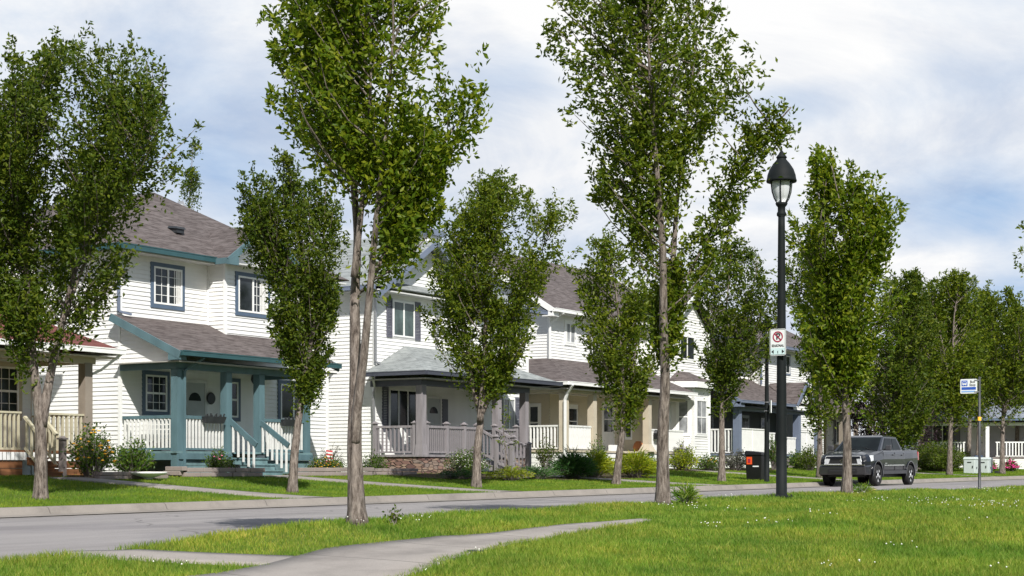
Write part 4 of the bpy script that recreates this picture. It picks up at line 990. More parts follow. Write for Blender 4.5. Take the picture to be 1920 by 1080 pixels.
def make_tree(name, label, cat, px, v, env, n_tw, n_lf, lsize, mat, seed, trunk_r, limbs=(), base_z=None, group=None, lean=0, density=.0, depth_k=.9, drop=1.0, zfun=None, extra=()):
    """px: column of the trunk foot in the photo, v: distance row; env: crown outline rows (y, x left, x right),
    turned into metres at the tree's own distance; the crown is filled in depth as well."""
    k = (px-CX)/F; D = v/(SS-CC*k); u = D*(SS*k+CC)
    gz = float((zfun or (park_z if v < 20 else lawn_z))(np.array(u), np.array(v)))
    T = thing(name, label, cat, (u, v, gz), group); r = np.random.default_rng(seed)
    mx = lambda x: (x-px)*D/F; mz = lambda y: EZ+(HY-y)*D/F-gz
    rows = sorted((mz(y), mx(a), mx(b)) for y, a, b in env); hs, ls, rs = (np.array(q) for q in zip(*rows))
    to3 = lambda lat, dep, z: np.stack([RV[0]*lat+DV[0]*dep, RV[1]*lat+DV[1]*dep, z], -1)
    # skeleton
    zc0, zc1 = hs[0], hs[-1]
    yt, yb = min(e[0] for e in env), max(e[0] for e in env)
    if not limbs: limbs = [([(px, None), (px+3, yb+20), (px-4, (yt+yb)/2), (px+5, yt+.15*(yb-yt))], 1.0)]
    m = MB(); axes = []
    for pts, rk in limbs:
        P = []
        for i, (x, y) in enumerate(pts):
            z = -.06 if y is None else mz(y); lat = mx(x); dep = (0 if i == 0 else .12*(i)*math.sin(seed*1.7+rk*9))*min(1, z/3) if z > 0 else 0
            P.append(np.array([lat, dep, z]))
        P = np.array(P); t = np.linspace(0, len(P)-1, max(8, 7*len(P))); Q = np.stack([np.interp(t, range(len(P)), P[:, j]) for j in range(3)], 1)
        # smooth
        for _ in range(3): Q[1:-1] = (Q[:-2]+2*Q[1:-1]+Q[2:])/4
        hh = (Q[:, 2]-Q[0, 2])/max(.1, Q[-1, 2]-Q[0, 2])
        rad = trunk_r*rk*(1-.94*hh**.85)
        if pts[0][1] is None:
            rad = rad*(1+.35*np.exp(-np.clip(Q[:, 2], 0, 9)/.16))
        W = to3(Q[:, 0], Q[:, 1], Q[:, 2]); m.tube([tuple(np.array((u, v, gz))+w) for w in W], list(np.maximum(rad, .012)), 26 if pts[0][1] is None else 14, True, .05, seed, 0, .035)
        axes.append(Q)
    A = np.concatenate([a[a[:, 2] > max(.3, zc0*.55)] for a in axes])
    # tips
    lat = []; n = n_tw*5
    z = r.uniform(zc0, zc1, n); L = np.interp(z, hs, ls); R = np.interp(z, hs, rs); wmax = (rs-ls).max()
    keep = r.random(n) < np.clip(.22+.8*(R-L)/wmax, .08, 1); z, L, R = z[keep], L[keep], R[keep]; q = 2.2/max(1.2, zc1-zc0)*2*PI   # ragged outline
    cc = (L+R)/2; L = cc-(cc-L)*(.96+.13*np.sin(z*q+seed)+.09*np.sin(z*q*2.7+2*seed)); R = cc+(R-cc)*(.96+.13*np.sin(z*q*1.2+3*seed)+.09*np.sin(z*q*2.4+seed))
    c, a = (L+R)/2, (R-L)/2; th = r.uniform(0, 2*PI, len(z)); rad = np.sqrt(r.uniform(.03, 1, len(z)))
    la = c+a*rad*np.cos(th); de = np.maximum(a*depth_k, .25)*rad*np.sin(th)
    tips = np.stack([la, de, z], 1)
    s = sway(tips*np.array([1, 1, .7])*(2.2/max(.7, wmax*.3)), seed); keep = s > density-.01
    tips = tips[keep][:int(n_tw*.58)]
    far = r.random(len(tips)) < .26       # long shoots that break the outline
    g = r.uniform(1.0, 1.17, len(tips)); cx = np.interp(tips[:, 2], hs, (ls+rs)/2)
    tips[far, 0] = cx[far]+(tips[far, 0]-cx[far])*g[far]; tips[far, 1] *= g[far]; tips[far, 2] += r.uniform(.02, .20, far.sum())*min(wmax, 2.6)*.8
    for ex, ey, er, ec in extra:          # leaf clusters on a branch that stands apart from the crown
        e = r.normal(0, er*D/F/1.6, (ec, 3)); e[:, 0] += mx(ex); e[:, 2] += mz(ey); e[:, 1] *= .7
        e[:, 1] += A[np.argmin(np.hypot(A[:, 0]-mx(ex), A[:, 2]-mz(ey))), 1]; tips = np.concatenate([tips, e])
    # each tip hangs on the axis point that lies below it
    rr = np.hypot(tips[:, 0], tips[:, 1])
    pos, tan, tw = [], [], MB()
    for i, tp in enumerate(tips):
        d = np.hypot(A[:, 0]-tp[0], A[:, 1]-tp[1]); want = tp[2]-drop*(.35+.95*d)
        o = A[np.argmin(np.abs(A[:, 2]-want)+.75*d)]
        if o[2] > tp[2]-.15: o = np.array([o[0], o[1], tp[2]-.3])
        mid = o+(tp-o)*np.array([.62, .62, .42])+r.normal(0, .13, 3)*min(1, np.linalg.norm(tp-o))
        end = tp+np.array([lean*.35, 0, .0])
        ln = np.linalg.norm(end-o); t = r.uniform(max(.12, 1-1.6/max(ln, .3)), 1.0, n_lf)**.75
        nd = r.choice(t, max(3, n_lf//6)); nd[0] = 1.0; t = np.clip(r.choice(nd, n_lf)+r.normal(0, .012, n_lf), .1, 1.0); t[:2] = (1.0, .97); tt = t[:, None]
        p = (1-tt)**2*o+2*tt*(1-tt)*mid+tt**2*end; dd = 2*(1-tt)*(mid-o)+2*tt*(end-mid)
        dd /= np.linalg.norm(dd, axis=1)[:, None]+1e-9
        sc = lsize*(.3+1.35*(1-tt)**.9); p = p+r.normal(0, 1, p.shape)*sc
        pos.append(p); tan.append(dd)
        if i % 4 == 0:
            q = np.array([(1-x)**2*o+2*x*(1-x)*mid+x**2*end for x in (0, .35, .7, 1)]); W = to3(q[:, 0], q[:, 1], q[:, 2])
            r0 = min(.022, .005+.008*ln)*min(1, trunk_r/.1); tw.tube([tuple(np.array((u, v, gz))+w) for w in W], [r0, r0*.7, r0*.42, .003], 4, False)
    m.v_off = len(m.v); k0 = len(m.v); m.v += tw.v; m.f += [[q+k0 for q in f] for f in tw.f]; m.sm += tw.sm
    m.build('trunk', 'bark', T)
    pos, tan = np.concatenate(pos), np.concatenate(tan)
    W = to3(pos[:, 0], pos[:, 1], pos[:, 2]); TW = to3(tan[:, 0], tan[:, 1], tan[:, 2])
    leaves_mesh('crown', W, TW, lsize, mat, T, r)
    return T
NG, FG = 'young trees along the park edge of the street', 'young trees on the lawns across the street'
# the park side, nearest first
make_tree('street_tree', 'tall forked tree nearest the camera beside the concrete path', 'tree', 670, 11.58,
    [(-190, 600, 760), (-120, 540, 810), (-50, 500, 850), (0, 466, 866), (50, 470, 862), (90, 492, 850), (130, 497, 862), (165, 505, 905), (190, 518, 928), (230, 535, 915), (270, 558, 892), (310, 582, 880), (350, 595, 850), (390, 610, 830), (430, 622, 800), (470, 640, 760), (505, 655, 738)],
    1150, 50, .088, 'lime_leaf', 11, .100, [([(670, None), (664, 850), (666, 700), (662, 560), (667, 440), (655, 300), (640, 120), (630, -60)], 1.0), ([(666, 830), (669, 775), (684, 670), (700, 520), (712, 400), (730, 250), (745, 80), (740, -80)], .62), ([(664, 520), (676, 420), (690, 300), (700, 150), (690, 0)], .45), ([(700, 520), (735, 440), (790, 330), (850, 230)], .28)], group=NG, drop=.8)
make_tree('street_tree', 'tall tree with a lone side branch reaching toward the street lamp', 'tree', 1240, 11.57,
    [(-130, 1090, 1290), (-60, 1040, 1350), (0, 1008, 1372), (50, 1034, 1388), (100, 1036, 1402), (150, 1030, 1416), (200, 1040, 1396), (250, 1062, 1368), (300, 1082, 1340), (350, 1104, 1318), (400, 1132, 1300), (450, 1152, 1300), (500, 1180, 1300), (550, 1198, 1292), (600, 1214, 1284), (640, 1222, 1268)],
    1050, 46, .096, 'elm_leaf', 5, .105, [([(1243, None), (1242, 820), (1246, 720), (1240, 600), (1238, 480), (1225, 330), (1210, 150), (1205, -40)], 1.0), ([(1240, 560), (1262, 500), (1270, 380), (1290, 220), (1310, 60)], .5), ([(1242, 590), (1275, 540), (1318, 462), (1352, 392), (1372, 340), (1400, 300), (1440, 252), (1470, 218)], .20)], group=NG, drop=.8, extra=[(1350, 395, 26, 7), (1372, 345, 26, 8), (1395, 300, 34, 10), (1425, 265, 26, 9), (1452, 232, 18, 8), (1385, 262, 22, 5), (1345, 430, 40, 10), (1310, 490, 36, 8)])
make_tree('street_tree', 'bright green bushy tree just right of the street lamp', 'tree', 1590, 11.57,
    [(298, 1525, 1560), (325, 1515, 1580), (350, 1508, 1640), (380, 1492, 1690), (420, 1486, 1702), (460, 1480, 1690), (500, 1474, 1672), (550, 1470, 1678), (600, 1480, 1672), (640, 1492, 1655), (680, 1508, 1638), (712, 1550, 1622)],
    950, 46, .110, 'lime_leaf', 23, .100, [([(1588, None), (1588, 830), (1582, 740), (1584, 600), (1575, 420), (1550, 320)], 1.0), ([(1584, 700), (1612, 580), (1630, 440), (1640, 370)], .45), ([(1584, 680), (1550, 560), (1530, 450), (1545, 340)], .45)], group=NG, density=-.1)
make_tree('street_tree', 'tree cut by the right edge of the photo', 'tree', 1985, 11.5,
    [(395, 1915, 1960), (430, 1908, 2030), (470, 1895, 2080), (510, 1900, 2100), (560, 1915, 2090), (620, 1920, 2060), (680, 1935, 2030)],
    420, 24, .13, 'elm_leaf', 31, .13, group=NG)
# across the street
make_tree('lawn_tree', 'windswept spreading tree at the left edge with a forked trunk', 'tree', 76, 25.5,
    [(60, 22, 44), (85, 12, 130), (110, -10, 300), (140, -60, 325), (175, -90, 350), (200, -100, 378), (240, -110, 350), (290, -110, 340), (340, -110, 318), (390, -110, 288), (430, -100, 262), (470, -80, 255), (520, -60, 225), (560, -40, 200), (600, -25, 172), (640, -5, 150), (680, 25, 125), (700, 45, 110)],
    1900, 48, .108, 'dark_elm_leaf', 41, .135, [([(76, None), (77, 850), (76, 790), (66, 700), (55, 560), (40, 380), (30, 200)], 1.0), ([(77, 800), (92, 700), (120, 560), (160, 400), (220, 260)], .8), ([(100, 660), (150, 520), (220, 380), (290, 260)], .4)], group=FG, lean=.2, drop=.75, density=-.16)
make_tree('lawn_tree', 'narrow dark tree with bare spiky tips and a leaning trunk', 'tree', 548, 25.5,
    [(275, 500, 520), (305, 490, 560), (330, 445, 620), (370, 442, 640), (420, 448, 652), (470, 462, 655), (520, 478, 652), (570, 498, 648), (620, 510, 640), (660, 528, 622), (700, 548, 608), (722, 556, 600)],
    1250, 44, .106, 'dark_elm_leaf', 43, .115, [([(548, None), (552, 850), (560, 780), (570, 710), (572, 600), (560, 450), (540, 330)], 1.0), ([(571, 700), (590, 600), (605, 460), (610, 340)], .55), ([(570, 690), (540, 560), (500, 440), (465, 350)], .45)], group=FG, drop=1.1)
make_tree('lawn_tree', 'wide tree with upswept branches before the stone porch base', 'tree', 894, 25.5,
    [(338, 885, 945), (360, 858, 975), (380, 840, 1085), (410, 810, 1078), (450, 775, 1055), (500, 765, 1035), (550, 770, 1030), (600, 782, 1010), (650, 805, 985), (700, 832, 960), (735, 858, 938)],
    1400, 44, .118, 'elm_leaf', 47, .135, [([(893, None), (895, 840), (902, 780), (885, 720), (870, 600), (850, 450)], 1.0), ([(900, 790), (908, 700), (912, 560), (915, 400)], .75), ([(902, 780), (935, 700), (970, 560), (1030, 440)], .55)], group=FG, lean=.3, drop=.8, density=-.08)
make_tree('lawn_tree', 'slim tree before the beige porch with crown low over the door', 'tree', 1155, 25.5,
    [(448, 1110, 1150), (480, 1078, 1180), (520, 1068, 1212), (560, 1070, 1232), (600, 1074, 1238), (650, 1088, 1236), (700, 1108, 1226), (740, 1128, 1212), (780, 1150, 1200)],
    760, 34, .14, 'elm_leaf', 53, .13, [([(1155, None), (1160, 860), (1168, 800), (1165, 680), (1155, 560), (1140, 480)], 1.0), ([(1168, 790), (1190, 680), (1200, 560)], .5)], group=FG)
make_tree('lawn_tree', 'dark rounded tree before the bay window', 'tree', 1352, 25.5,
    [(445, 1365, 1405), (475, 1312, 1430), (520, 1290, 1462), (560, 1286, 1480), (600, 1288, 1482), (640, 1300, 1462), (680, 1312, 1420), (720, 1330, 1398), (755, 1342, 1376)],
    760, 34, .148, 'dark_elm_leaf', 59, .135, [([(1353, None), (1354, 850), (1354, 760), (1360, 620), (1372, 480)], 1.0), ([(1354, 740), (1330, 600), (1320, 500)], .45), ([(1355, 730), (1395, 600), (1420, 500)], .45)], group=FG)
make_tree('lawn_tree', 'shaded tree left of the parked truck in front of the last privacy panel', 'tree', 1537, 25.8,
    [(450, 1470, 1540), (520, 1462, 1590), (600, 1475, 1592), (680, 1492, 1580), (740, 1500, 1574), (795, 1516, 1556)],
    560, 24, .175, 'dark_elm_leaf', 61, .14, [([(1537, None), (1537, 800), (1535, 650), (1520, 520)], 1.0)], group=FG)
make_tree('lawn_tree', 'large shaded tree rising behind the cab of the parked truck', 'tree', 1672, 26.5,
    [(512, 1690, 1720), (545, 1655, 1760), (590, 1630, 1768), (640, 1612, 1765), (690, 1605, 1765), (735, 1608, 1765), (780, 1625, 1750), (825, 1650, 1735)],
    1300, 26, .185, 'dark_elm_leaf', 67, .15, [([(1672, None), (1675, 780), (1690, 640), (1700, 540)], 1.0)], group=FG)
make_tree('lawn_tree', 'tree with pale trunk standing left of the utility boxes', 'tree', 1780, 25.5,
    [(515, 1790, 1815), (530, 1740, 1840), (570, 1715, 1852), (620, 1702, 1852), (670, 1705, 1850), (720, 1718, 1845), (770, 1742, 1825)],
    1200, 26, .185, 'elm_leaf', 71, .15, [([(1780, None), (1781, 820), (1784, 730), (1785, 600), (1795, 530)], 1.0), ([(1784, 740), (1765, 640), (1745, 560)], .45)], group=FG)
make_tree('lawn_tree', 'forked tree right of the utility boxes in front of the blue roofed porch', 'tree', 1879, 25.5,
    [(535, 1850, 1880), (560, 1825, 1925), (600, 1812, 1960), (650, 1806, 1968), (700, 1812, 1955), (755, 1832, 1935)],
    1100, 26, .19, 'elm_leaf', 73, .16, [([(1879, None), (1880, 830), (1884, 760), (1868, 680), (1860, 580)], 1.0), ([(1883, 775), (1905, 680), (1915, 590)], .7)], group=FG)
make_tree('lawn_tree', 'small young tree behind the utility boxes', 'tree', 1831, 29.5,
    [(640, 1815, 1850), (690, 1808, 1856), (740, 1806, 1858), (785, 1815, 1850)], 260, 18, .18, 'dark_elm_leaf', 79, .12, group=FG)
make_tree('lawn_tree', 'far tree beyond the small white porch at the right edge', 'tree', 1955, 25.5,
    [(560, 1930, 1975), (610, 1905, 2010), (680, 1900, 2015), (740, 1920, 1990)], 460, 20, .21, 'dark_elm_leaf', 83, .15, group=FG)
# behind the houses
make_tree('poplar', 'thin dark poplar spire standing behind the brown hip roof', 'tree', 350, 60,
    [(258, 360, 366), (285, 353, 368), (320, 345, 368), (350, 338, 372), (400, 330, 384), (500, 318, 392), (620, 322, 390)], 700, 24, .14, 'dark_elm_leaf', 89, .16, [([(350, None), (352, 600), (354, 400), (362, 275)], 1.0)], zfun=lambda a, b: lawn_z(a, b), lean=.2, drop=1.6)
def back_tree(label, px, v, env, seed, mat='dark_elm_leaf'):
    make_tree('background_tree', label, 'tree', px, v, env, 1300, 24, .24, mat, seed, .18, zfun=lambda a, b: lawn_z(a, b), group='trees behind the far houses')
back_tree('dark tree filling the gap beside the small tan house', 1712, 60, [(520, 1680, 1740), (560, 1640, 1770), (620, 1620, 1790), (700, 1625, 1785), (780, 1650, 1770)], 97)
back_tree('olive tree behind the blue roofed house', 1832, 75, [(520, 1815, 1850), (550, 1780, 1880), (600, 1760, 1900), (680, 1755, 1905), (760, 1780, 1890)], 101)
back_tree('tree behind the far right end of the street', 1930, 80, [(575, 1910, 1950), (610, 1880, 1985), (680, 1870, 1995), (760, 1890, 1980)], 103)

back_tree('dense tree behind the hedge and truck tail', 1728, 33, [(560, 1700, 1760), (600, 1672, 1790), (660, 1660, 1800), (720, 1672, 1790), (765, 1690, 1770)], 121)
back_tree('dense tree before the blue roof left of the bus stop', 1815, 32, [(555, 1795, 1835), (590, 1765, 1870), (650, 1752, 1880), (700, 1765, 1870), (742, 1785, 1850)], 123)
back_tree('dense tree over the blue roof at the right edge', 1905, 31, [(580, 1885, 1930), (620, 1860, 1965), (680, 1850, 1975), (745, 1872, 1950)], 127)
# purple-leaved trees between the truck and the tan house
make_tree('plum_tree', 'purple leaved ornamental tree behind the truck cab', 'tree', 1640, 29.5,
    [(655, 1610, 1665), (690, 1592, 1690), (740, 1586, 1700), (790, 1590, 1700), (835, 1600, 1690)], 520, 22, .16, 'plum_leaf', 107, .10, group='purple leaved trees')
make_tree('plum_tree', 'purple leaved tree in front of pale wall beside the dark hedge', 'tree', 1722, 30.5,
    [(680, 1700, 1750), (715, 1685, 1775), (760, 1680, 1780), (800, 1690, 1770), (840, 1700, 1755)], 260, 18, .15, 'plum_leaf', 109, .10, group='purple leaved trees')

# ----------------------------------------------------------------------------- shrubs and flower beds
def shrub(name, label, cat, u, v, w, d, h, mat, seed, n=700, ls=.07, petals=None, np_=40, psize=.035, spiky=0, group=None, top=False, asp=.5, droop=.2, pz=(.55, 1.0)):
    gz = float(lawn_z(np.array(u), np.array(v))) if v > 20 else float(park_z(np.array(u), np.array(v)))
    T = thing(name, label, cat, (u, v, gz), group); r = np.random.default_rng(seed)
    n = int(n*1.7); ls = ls*1.12; ns = max(14, n//16); m = MB(); pos = []; tan = []; tips = []
    for k in range(ns):
        th = r.uniform(0, 2*PI); q = math.sqrt(r.uniform(.02, 1)); hz = h*(1-.55*q**2)*r.uniform(.55, 1.08)
        tip = np.array([w/2*q*math.cos(th), d/2*q*math.sin(th), hz]); o = np.array([tip[0]*.25, tip[1]*.25, 0.0])
        mid = o+(tip-o)*np.array([.35, .35, .7])
        if spiky: mid = o+(tip-o)*np.array([.25, .25, .85]); tip[2] *= (1-.35*spiky*r.random())
        per = max(4, n//ns); t = r.uniform(.15, 1, per)**.7; tt = t[:, None]
        p = (1-tt)**2*o+2*tt*(1-tt)*mid+tt**2*tip; dd = 2*(1-tt)*(mid-o)+2*tt*(tip-mid); dd /= np.linalg.norm(dd, axis=1)[:, None]+1e-9
        pos.append(p+r.normal(0, 1, p.shape)*ls*(.2 if spiky else .8)); tan.append(dd*(2.2 if spiky else 1)); tips.append(tip)
        x = [(1-s)**2*o+2*s*(1-s)*mid+s**2*tip for s in (0, .5, 1)]; m.tube([tuple(np.array((u, v, gz))+a) for a in x], [.009, .006, .003], 4, False)
    m.build('stem', 'grey_wood', T)
    pos, tan = np.concatenate(pos), np.concatenate(tan); pos[:, 2] = np.maximum(pos[:, 2], .01)
    leaves_mesh('foliage', pos, tan, ls, mat, T, r, droop=0 if spiky else droop, asp=asp)
    if petals:
        mb = MB()
        for k in range(np_):
            t = tips[r.integers(len(tips))]*np.array([r.uniform(.6, 1.1), r.uniform(.6, 1.1), 1]); z = t[2]*r.uniform(*pz)+.02
            c = (u+t[0], v+t[1]-.02, gz+z); s = psize*r.uniform(.7, 1.3)
            mb.lathe(c, [(s*.2, -s*.3), (s, 0), (s*.5, s*.35), (.002, s*.45)], 6)
        mb.build('blossom', petals, T)
    return T
def bed_edge(label, pts, h, seed, w=.18):
    r = random.Random(seed); gz = float(lawn_z(np.array(pts[0][0]), np.array(pts[0][1])))
    T = thing('bed_edging', label, 'edging', (pts[0][0], pts[0][1], gz), 'stone edging round the flower beds')
    for a, b in zip(pts[:-1], pts[1:]):
        A, B = Vector((*a, 0)), Vector((*b, 0)); L = (B-A).length; n = max(1, int(L/.55)); d = (B-A)/L
        for k in range(n):
            for row in range(2):
                off = .0 if row == 0 else .2; p, q = A+d*(L*k/n+.008+off*.5), A+d*(L*(k+1)/n-.008+off*.5)
                zz = float(lawn_z(np.array(p.x), np.array(p.y)))
                m = MB(); m.bar((p.x, p.y+r.uniform(-.012, .012), zz+h*(row+.5)/2), (q.x, q.y, zz+h*(row+.5)/2), w, h/2-.012); m.build('edging_block', 'bed_block', T, bevel=.012)
bed_edge('stone edging of the bed left of the teal steps', [(33.2, 31.95), (33.2, 31.3), (36.3, 31.2)], .26, 1)
bed_edge('stone edging of the bed right of the teal steps', [(38.0, 31.3), (40.4, 31.3), (41.9, 31.5)], .26, 2)
bed_edge('low stone edging round the bush between red and teal roofed houses', [(29.5, 30.7), (31.2, 30.75), (32.2, 30.95)], .2, 3)
bed_edge('low stone edging beside the flagstone porch base', [(42.0, 31.6), (43.5, 31.5), (44.6, 31.7)], .22, 4)
shrub('flowering_shrub', 'tall shrub with orange yellow flowers beside the cream porch', 'shrub', 29.95, 31.35, 1.5, 1.0, 1.4, 'shrub_leaf', 201, 1500, .075, 'yellow_petal', 60, .05, pz=(.8, 1.05))
shrub('leafy_shrub', 'leafy green shrub at the left corner of the teal porch', 'shrub', 31.5, 31.4, 1.3, 1.0, 1.0, 'shrub_leaf', 202, 1200, .08)
shrub('leafy_shrub', 'round green shrub with pink flower left of the teal steps', 'shrub', 35.15, 31.75, 1.05, .7, .80, 'shrub_leaf', 203, 900, .06, 'pink_petal', 6, .05)
shrub('flower_bed', 'low orange and yellow flowers between teal porch and big trunk', 'flowers', 40.2, 31.9, 1.7, .7, .62, 'shrub_leaf', 204, 1100, .06, 'yellow_petal', 70, .03)
shrub('tall_grass', 'wispy purple brown grass behind the yellow flowers', 'plant', 41.0, 32.4, 1.3, .7, 1.0, 'grey_leaf', 205, 420, .11, None, 0, .03, 1, asp=.14)
shrub('leafy_shrub', 'dark small shrub left of the flagstone base', 'shrub', 42.8, 32.0, 1.0, .9, .75, 'shrub_leaf', 206, 800, .06)
shrub('flowering_shrub', 'rounded shrub covered in small white flowers by the flagstone base', 'shrub', 46.9, 31.2, 2.3, 1.3, .95, 'shrub_leaf', 207, 2000, .06, 'white_petal', 170, .026)
shrub('juniper', 'low spreading juniper below the white flowered shrub', 'shrub', 43.6, 29.3, 2.6, 1.0, .34, 'juniper_leaf', 208, 1500, .08, None, 0, .03, .5, asp=.2)
shrub('ground_cover', 'yellow green ground cover by the grey stair rail', 'plant', 45.0, 28.2, 2.2, 1.3, .5, 'gold_leaf', 209, 1700, .08, None, 0, .03, .7, asp=.25)
shrub('juniper', 'low juniper between the grey stair and the beige porch', 'shrub', 47.2, 28.6, 2.4, 1.3, .5, 'juniper_leaf', 210, 1600, .09, None, 0, .03, .5, asp=.2)
shrub('leafy_shrub', 'dark leggy shrub in front of the white side rail', 'shrub', 54.2, 32.4, 1.0, .9, 1.35, 'dark_elm_leaf', 211, 480, .08)
shrub('ornamental_grass', 'green arching grass clump left of the slim trunk', 'plant', 49.2, 28.3, 2.2, 1.4, 1.0, 'juniper_leaf', 212, 2400, .22, None, 0, .03, .8, asp=.1, droop=.3)
shrub('ornamental_grass', 'golden arching grass clump behind the slim trunk', 'plant', 51.2, 28.6, 2.0, 1.4, 1.0, 'gold_leaf', 213, 2200, .22, None, 0, .03, .8, asp=.1, droop=.3)
shrub('ornamental_grass', 'golden arching grass clump right of the slim trunk', 'plant', 53.4, 28.1, 2.5, 1.4, 1.0, 'gold_leaf', 214, 2200, .22, None, 0, .03, .8, asp=.1, droop=.3)
shrub('leafy_shrub', 'white dotted rose bush before the white kick board', 'shrub', 60.4, 33.6, 1.2, .8, 1.3, 'shrub_leaf', 215, 700, .075, 'white_petal', 14, .04)
shrub('leafy_shrub', 'dark leafy shrub right of the golden grass', 'shrub', 57.0, 29.6, 1.6, 1.1, .85, 'shrub_leaf', 216, 900, .08)
shrub('gold_shrub', 'bright yellow green shrub left of the bay window', 'shrub', 63.2, 31.0, 2.0, 1.3, 1.05, 'gold_leaf', 217, 1300, .085)
shrub('tall_grass', 'grey feathery grass under the bay window', 'plant', 66.2, 32.5, 1.7, .9, 1.5, 'grey_leaf', 218, 520, .16, None, 0, .03, 1, asp=.12)
shrub('leafy_shrub', 'low rusty green shrub under the bay window', 'shrub', 64.8, 30.5, 1.9, 1.1, .8, 'shrub_leaf', 219, 900, .08, 'yellow_petal', 10, .04)
shrub('leafy_shrub', 'bluish loose shrub before the white skirt of the slate porch', 'shrub', 68.6, 31.0, 2.4, 1.2, .95, 'grey_leaf', 220, 800, .085)
shrub('tall_grass', 'tall weedy plant with a red flower between the two lamp posts', 'plant', 72.9, 31.0, 1.0, .8, 1.9, 'shrub_leaf', 221, 700, .12, 'magenta_petal', 4, .09, .6, asp=.3)
shrub('leafy_shrub', 'loose shrub at the foot of the second slate post', 'shrub', 77.4, 31.5, 2.4, 1.3, .95, 'shrub_leaf', 222, 900, .1)
shrub('leafy_shrub', 'small shrub left of the truck bumper', 'shrub', 75.6, 30.3, 2.0, 1.2, 1.2, 'dark_elm_leaf', 223, 800, .1)
shrub('hedge', 'dark dense hedge right of the truck tail', 'hedge', 90.2, 28.6, 9.0, 2.4, 1.65, 'dark_elm_leaf', 224, 8000, .12)
shrub('flower_bed', 'magenta flowers left of the far forked trunk', 'flowers', 98.0, 28.0, 2.0, .9, .7, 'shrub_leaf', 225, 500, .1, 'magenta_petal', 90, .08)
shrub('flower_bed', 'magenta flowers right of the far forked trunk', 'flowers', 101.2, 27.6, 2.2, .9, .8, 'shrub_leaf', 226, 500, .1, 'magenta_petal', 130, .08)
shrub('weed', 'small dark weed by the nearest trunk', 'plant', 15.55, 11.35, .16, .14, .22, 'dark_elm_leaf', 227, 60, .045)
shrub('grass_tuft', 'tall grass tuft at the foot of the second near trunk', 'plant', 23.25, 11.35, .6, .4, .3, 'grass_blade', 228, 260, .14, None, 0, .03, .8, asp=.1)
shrub('grass_tuft', 'tall grass tuft at the foot of the bright green tree', 'plant', 31.2, 11.4, .5, .4, .2, 'grass_blade', 229, 200, .12, None, 0, .03, .8, asp=.1)
# young sapling before the grey stair
make_tree('sapling', 'thin young sapling with few leaves before the grey stair', 'tree', 947, 29.9,
    [(765, 938, 950), (790, 934, 960), (815, 930, 972), (840, 934, 968)], 26, 9, .09, 'lime_leaf', 113, .03, zfun=lambda a, b: lawn_z(a, b))

# unseen wood added behind the camera to darken reflections in panes and paint
def added_wood():
    r = np.random.default_rng(300); n = 9000; u = r.uniform(-120, 260, n); v = r.uniform(-75, -50, n)
    top = 7.5+2.2*np.sin(u*.23)+1.4*np.sin(u*.61+1)+.8*np.sin(u*1.7); z = park_z(u, v)+r.random(n)**.8*top
    o = leaves_mesh('added_wood', np.stack([u, v, z], 1), np.tile([0, 0, 1.0], (n, 1)), 2.4, 'dark_elm_leaf', None, r, asp=.8)
    o['kind'] = 'stuff'; tag(o, 'unseen wood added across the park to darken reflections', 'wood')
added_wood()
# ----------------------------------------------------------------------------- street furniture
def street_lamp():
    u, v = 27.55, 11.57; gz = .055
    T = thing('street_lamp', 'black street lamp with the parking sign, nearest to the camera', 'street lamp', (u, v, gz), 'black street lamps')
    m = MB(); m.box(u-.17, u+.17, v-.17, v+.17, gz-.2, gz+.012)
    for a in (-1, 1):
        for b in (-1, 1): m.lathe((u+a*.13, v+b*.13, gz+.01), [(.018, 0), (.018, .03), (.01, .035)], 8)
    m.lathe((u, v, gz), [(.13, .01), (.12, .03), (.10, .05)], 16); m.build('base_plate', 'black_metal', T)
    m = MB(); m.lathe((u, v, gz), [(.098, .02), (.094, 1.0), (.078, 3.0), (.062, 4.8), (.060, 5.0)], 16)
    m.lathe((u, v, gz), [(.065, 5.0), (.085, 5.02), (.085, 5.06), (.068, 5.09), (.068, 5.17), (.095, 5.20), (.11, 5.235), (.09, 5.25)], 18); m.build('pole', 'black_metal', T)
    g = MB(); g.lathe((u, v, gz), [(.085, 5.25), (.13, 5.33), (.165, 5.44), (.18, 5.56), (.182, 5.62)], 22); g.build('glass_bowl', 'lamp_glass', T)
    for k in range(6):
        m = MB(); t = 2*PI*k/6+.3
        m.tube([(u+math.cos(t)*r, v+math.sin(t)*r, gz+z) for r, z in ((.09, 5.24), (.145, 5.33), (.182, 5.44), (.197, 5.56), (.2, 5.63))], .011, 6); m.build('rib', 'black_metal', T)
    m = MB(); m.lathe((u, v, gz), [(.19, 5.62), (.265, 5.615), (.272, 5.64), (.262, 5.665), (.255, 5.70), (.25, 5.74), (.215, 5.84), (.15, 5.94), (.10, 6.0), (.083, 6.02), (.083, 6.04), (.098, 6.05), (.09, 6.07), (.05, 6.12), (.03, 6.16), (.014, 6.18), (.018, 6.20), (.004, 6.26)], 28); m.build('lamp_cap', 'black_metal', T)
    c = copy_tree(T, None, (56.6, 24.35, float(lawn_z(np.array(56.6), np.array(24.35)))))
    c['label'] = 'farther black street lamp beside the black bin, head lost in leaves'
def sign_mat():
    m, nt, b, o = node_mat('lamp_glass'); b.inputs['Base Color'].default_value = (.78, .80, .82, 1); b.inputs['Roughness'].default_value = .25
    b.inputs['Transmission Weight'].default_value = .35; b.inputs['IOR'].default_value = 1.2
sign_mat(); street_lamp()
FACE = Matrix(((0, 0, -1), (-1, 0, 0), (0, 1, 0)))        # text plane that looks down the street towards the camera
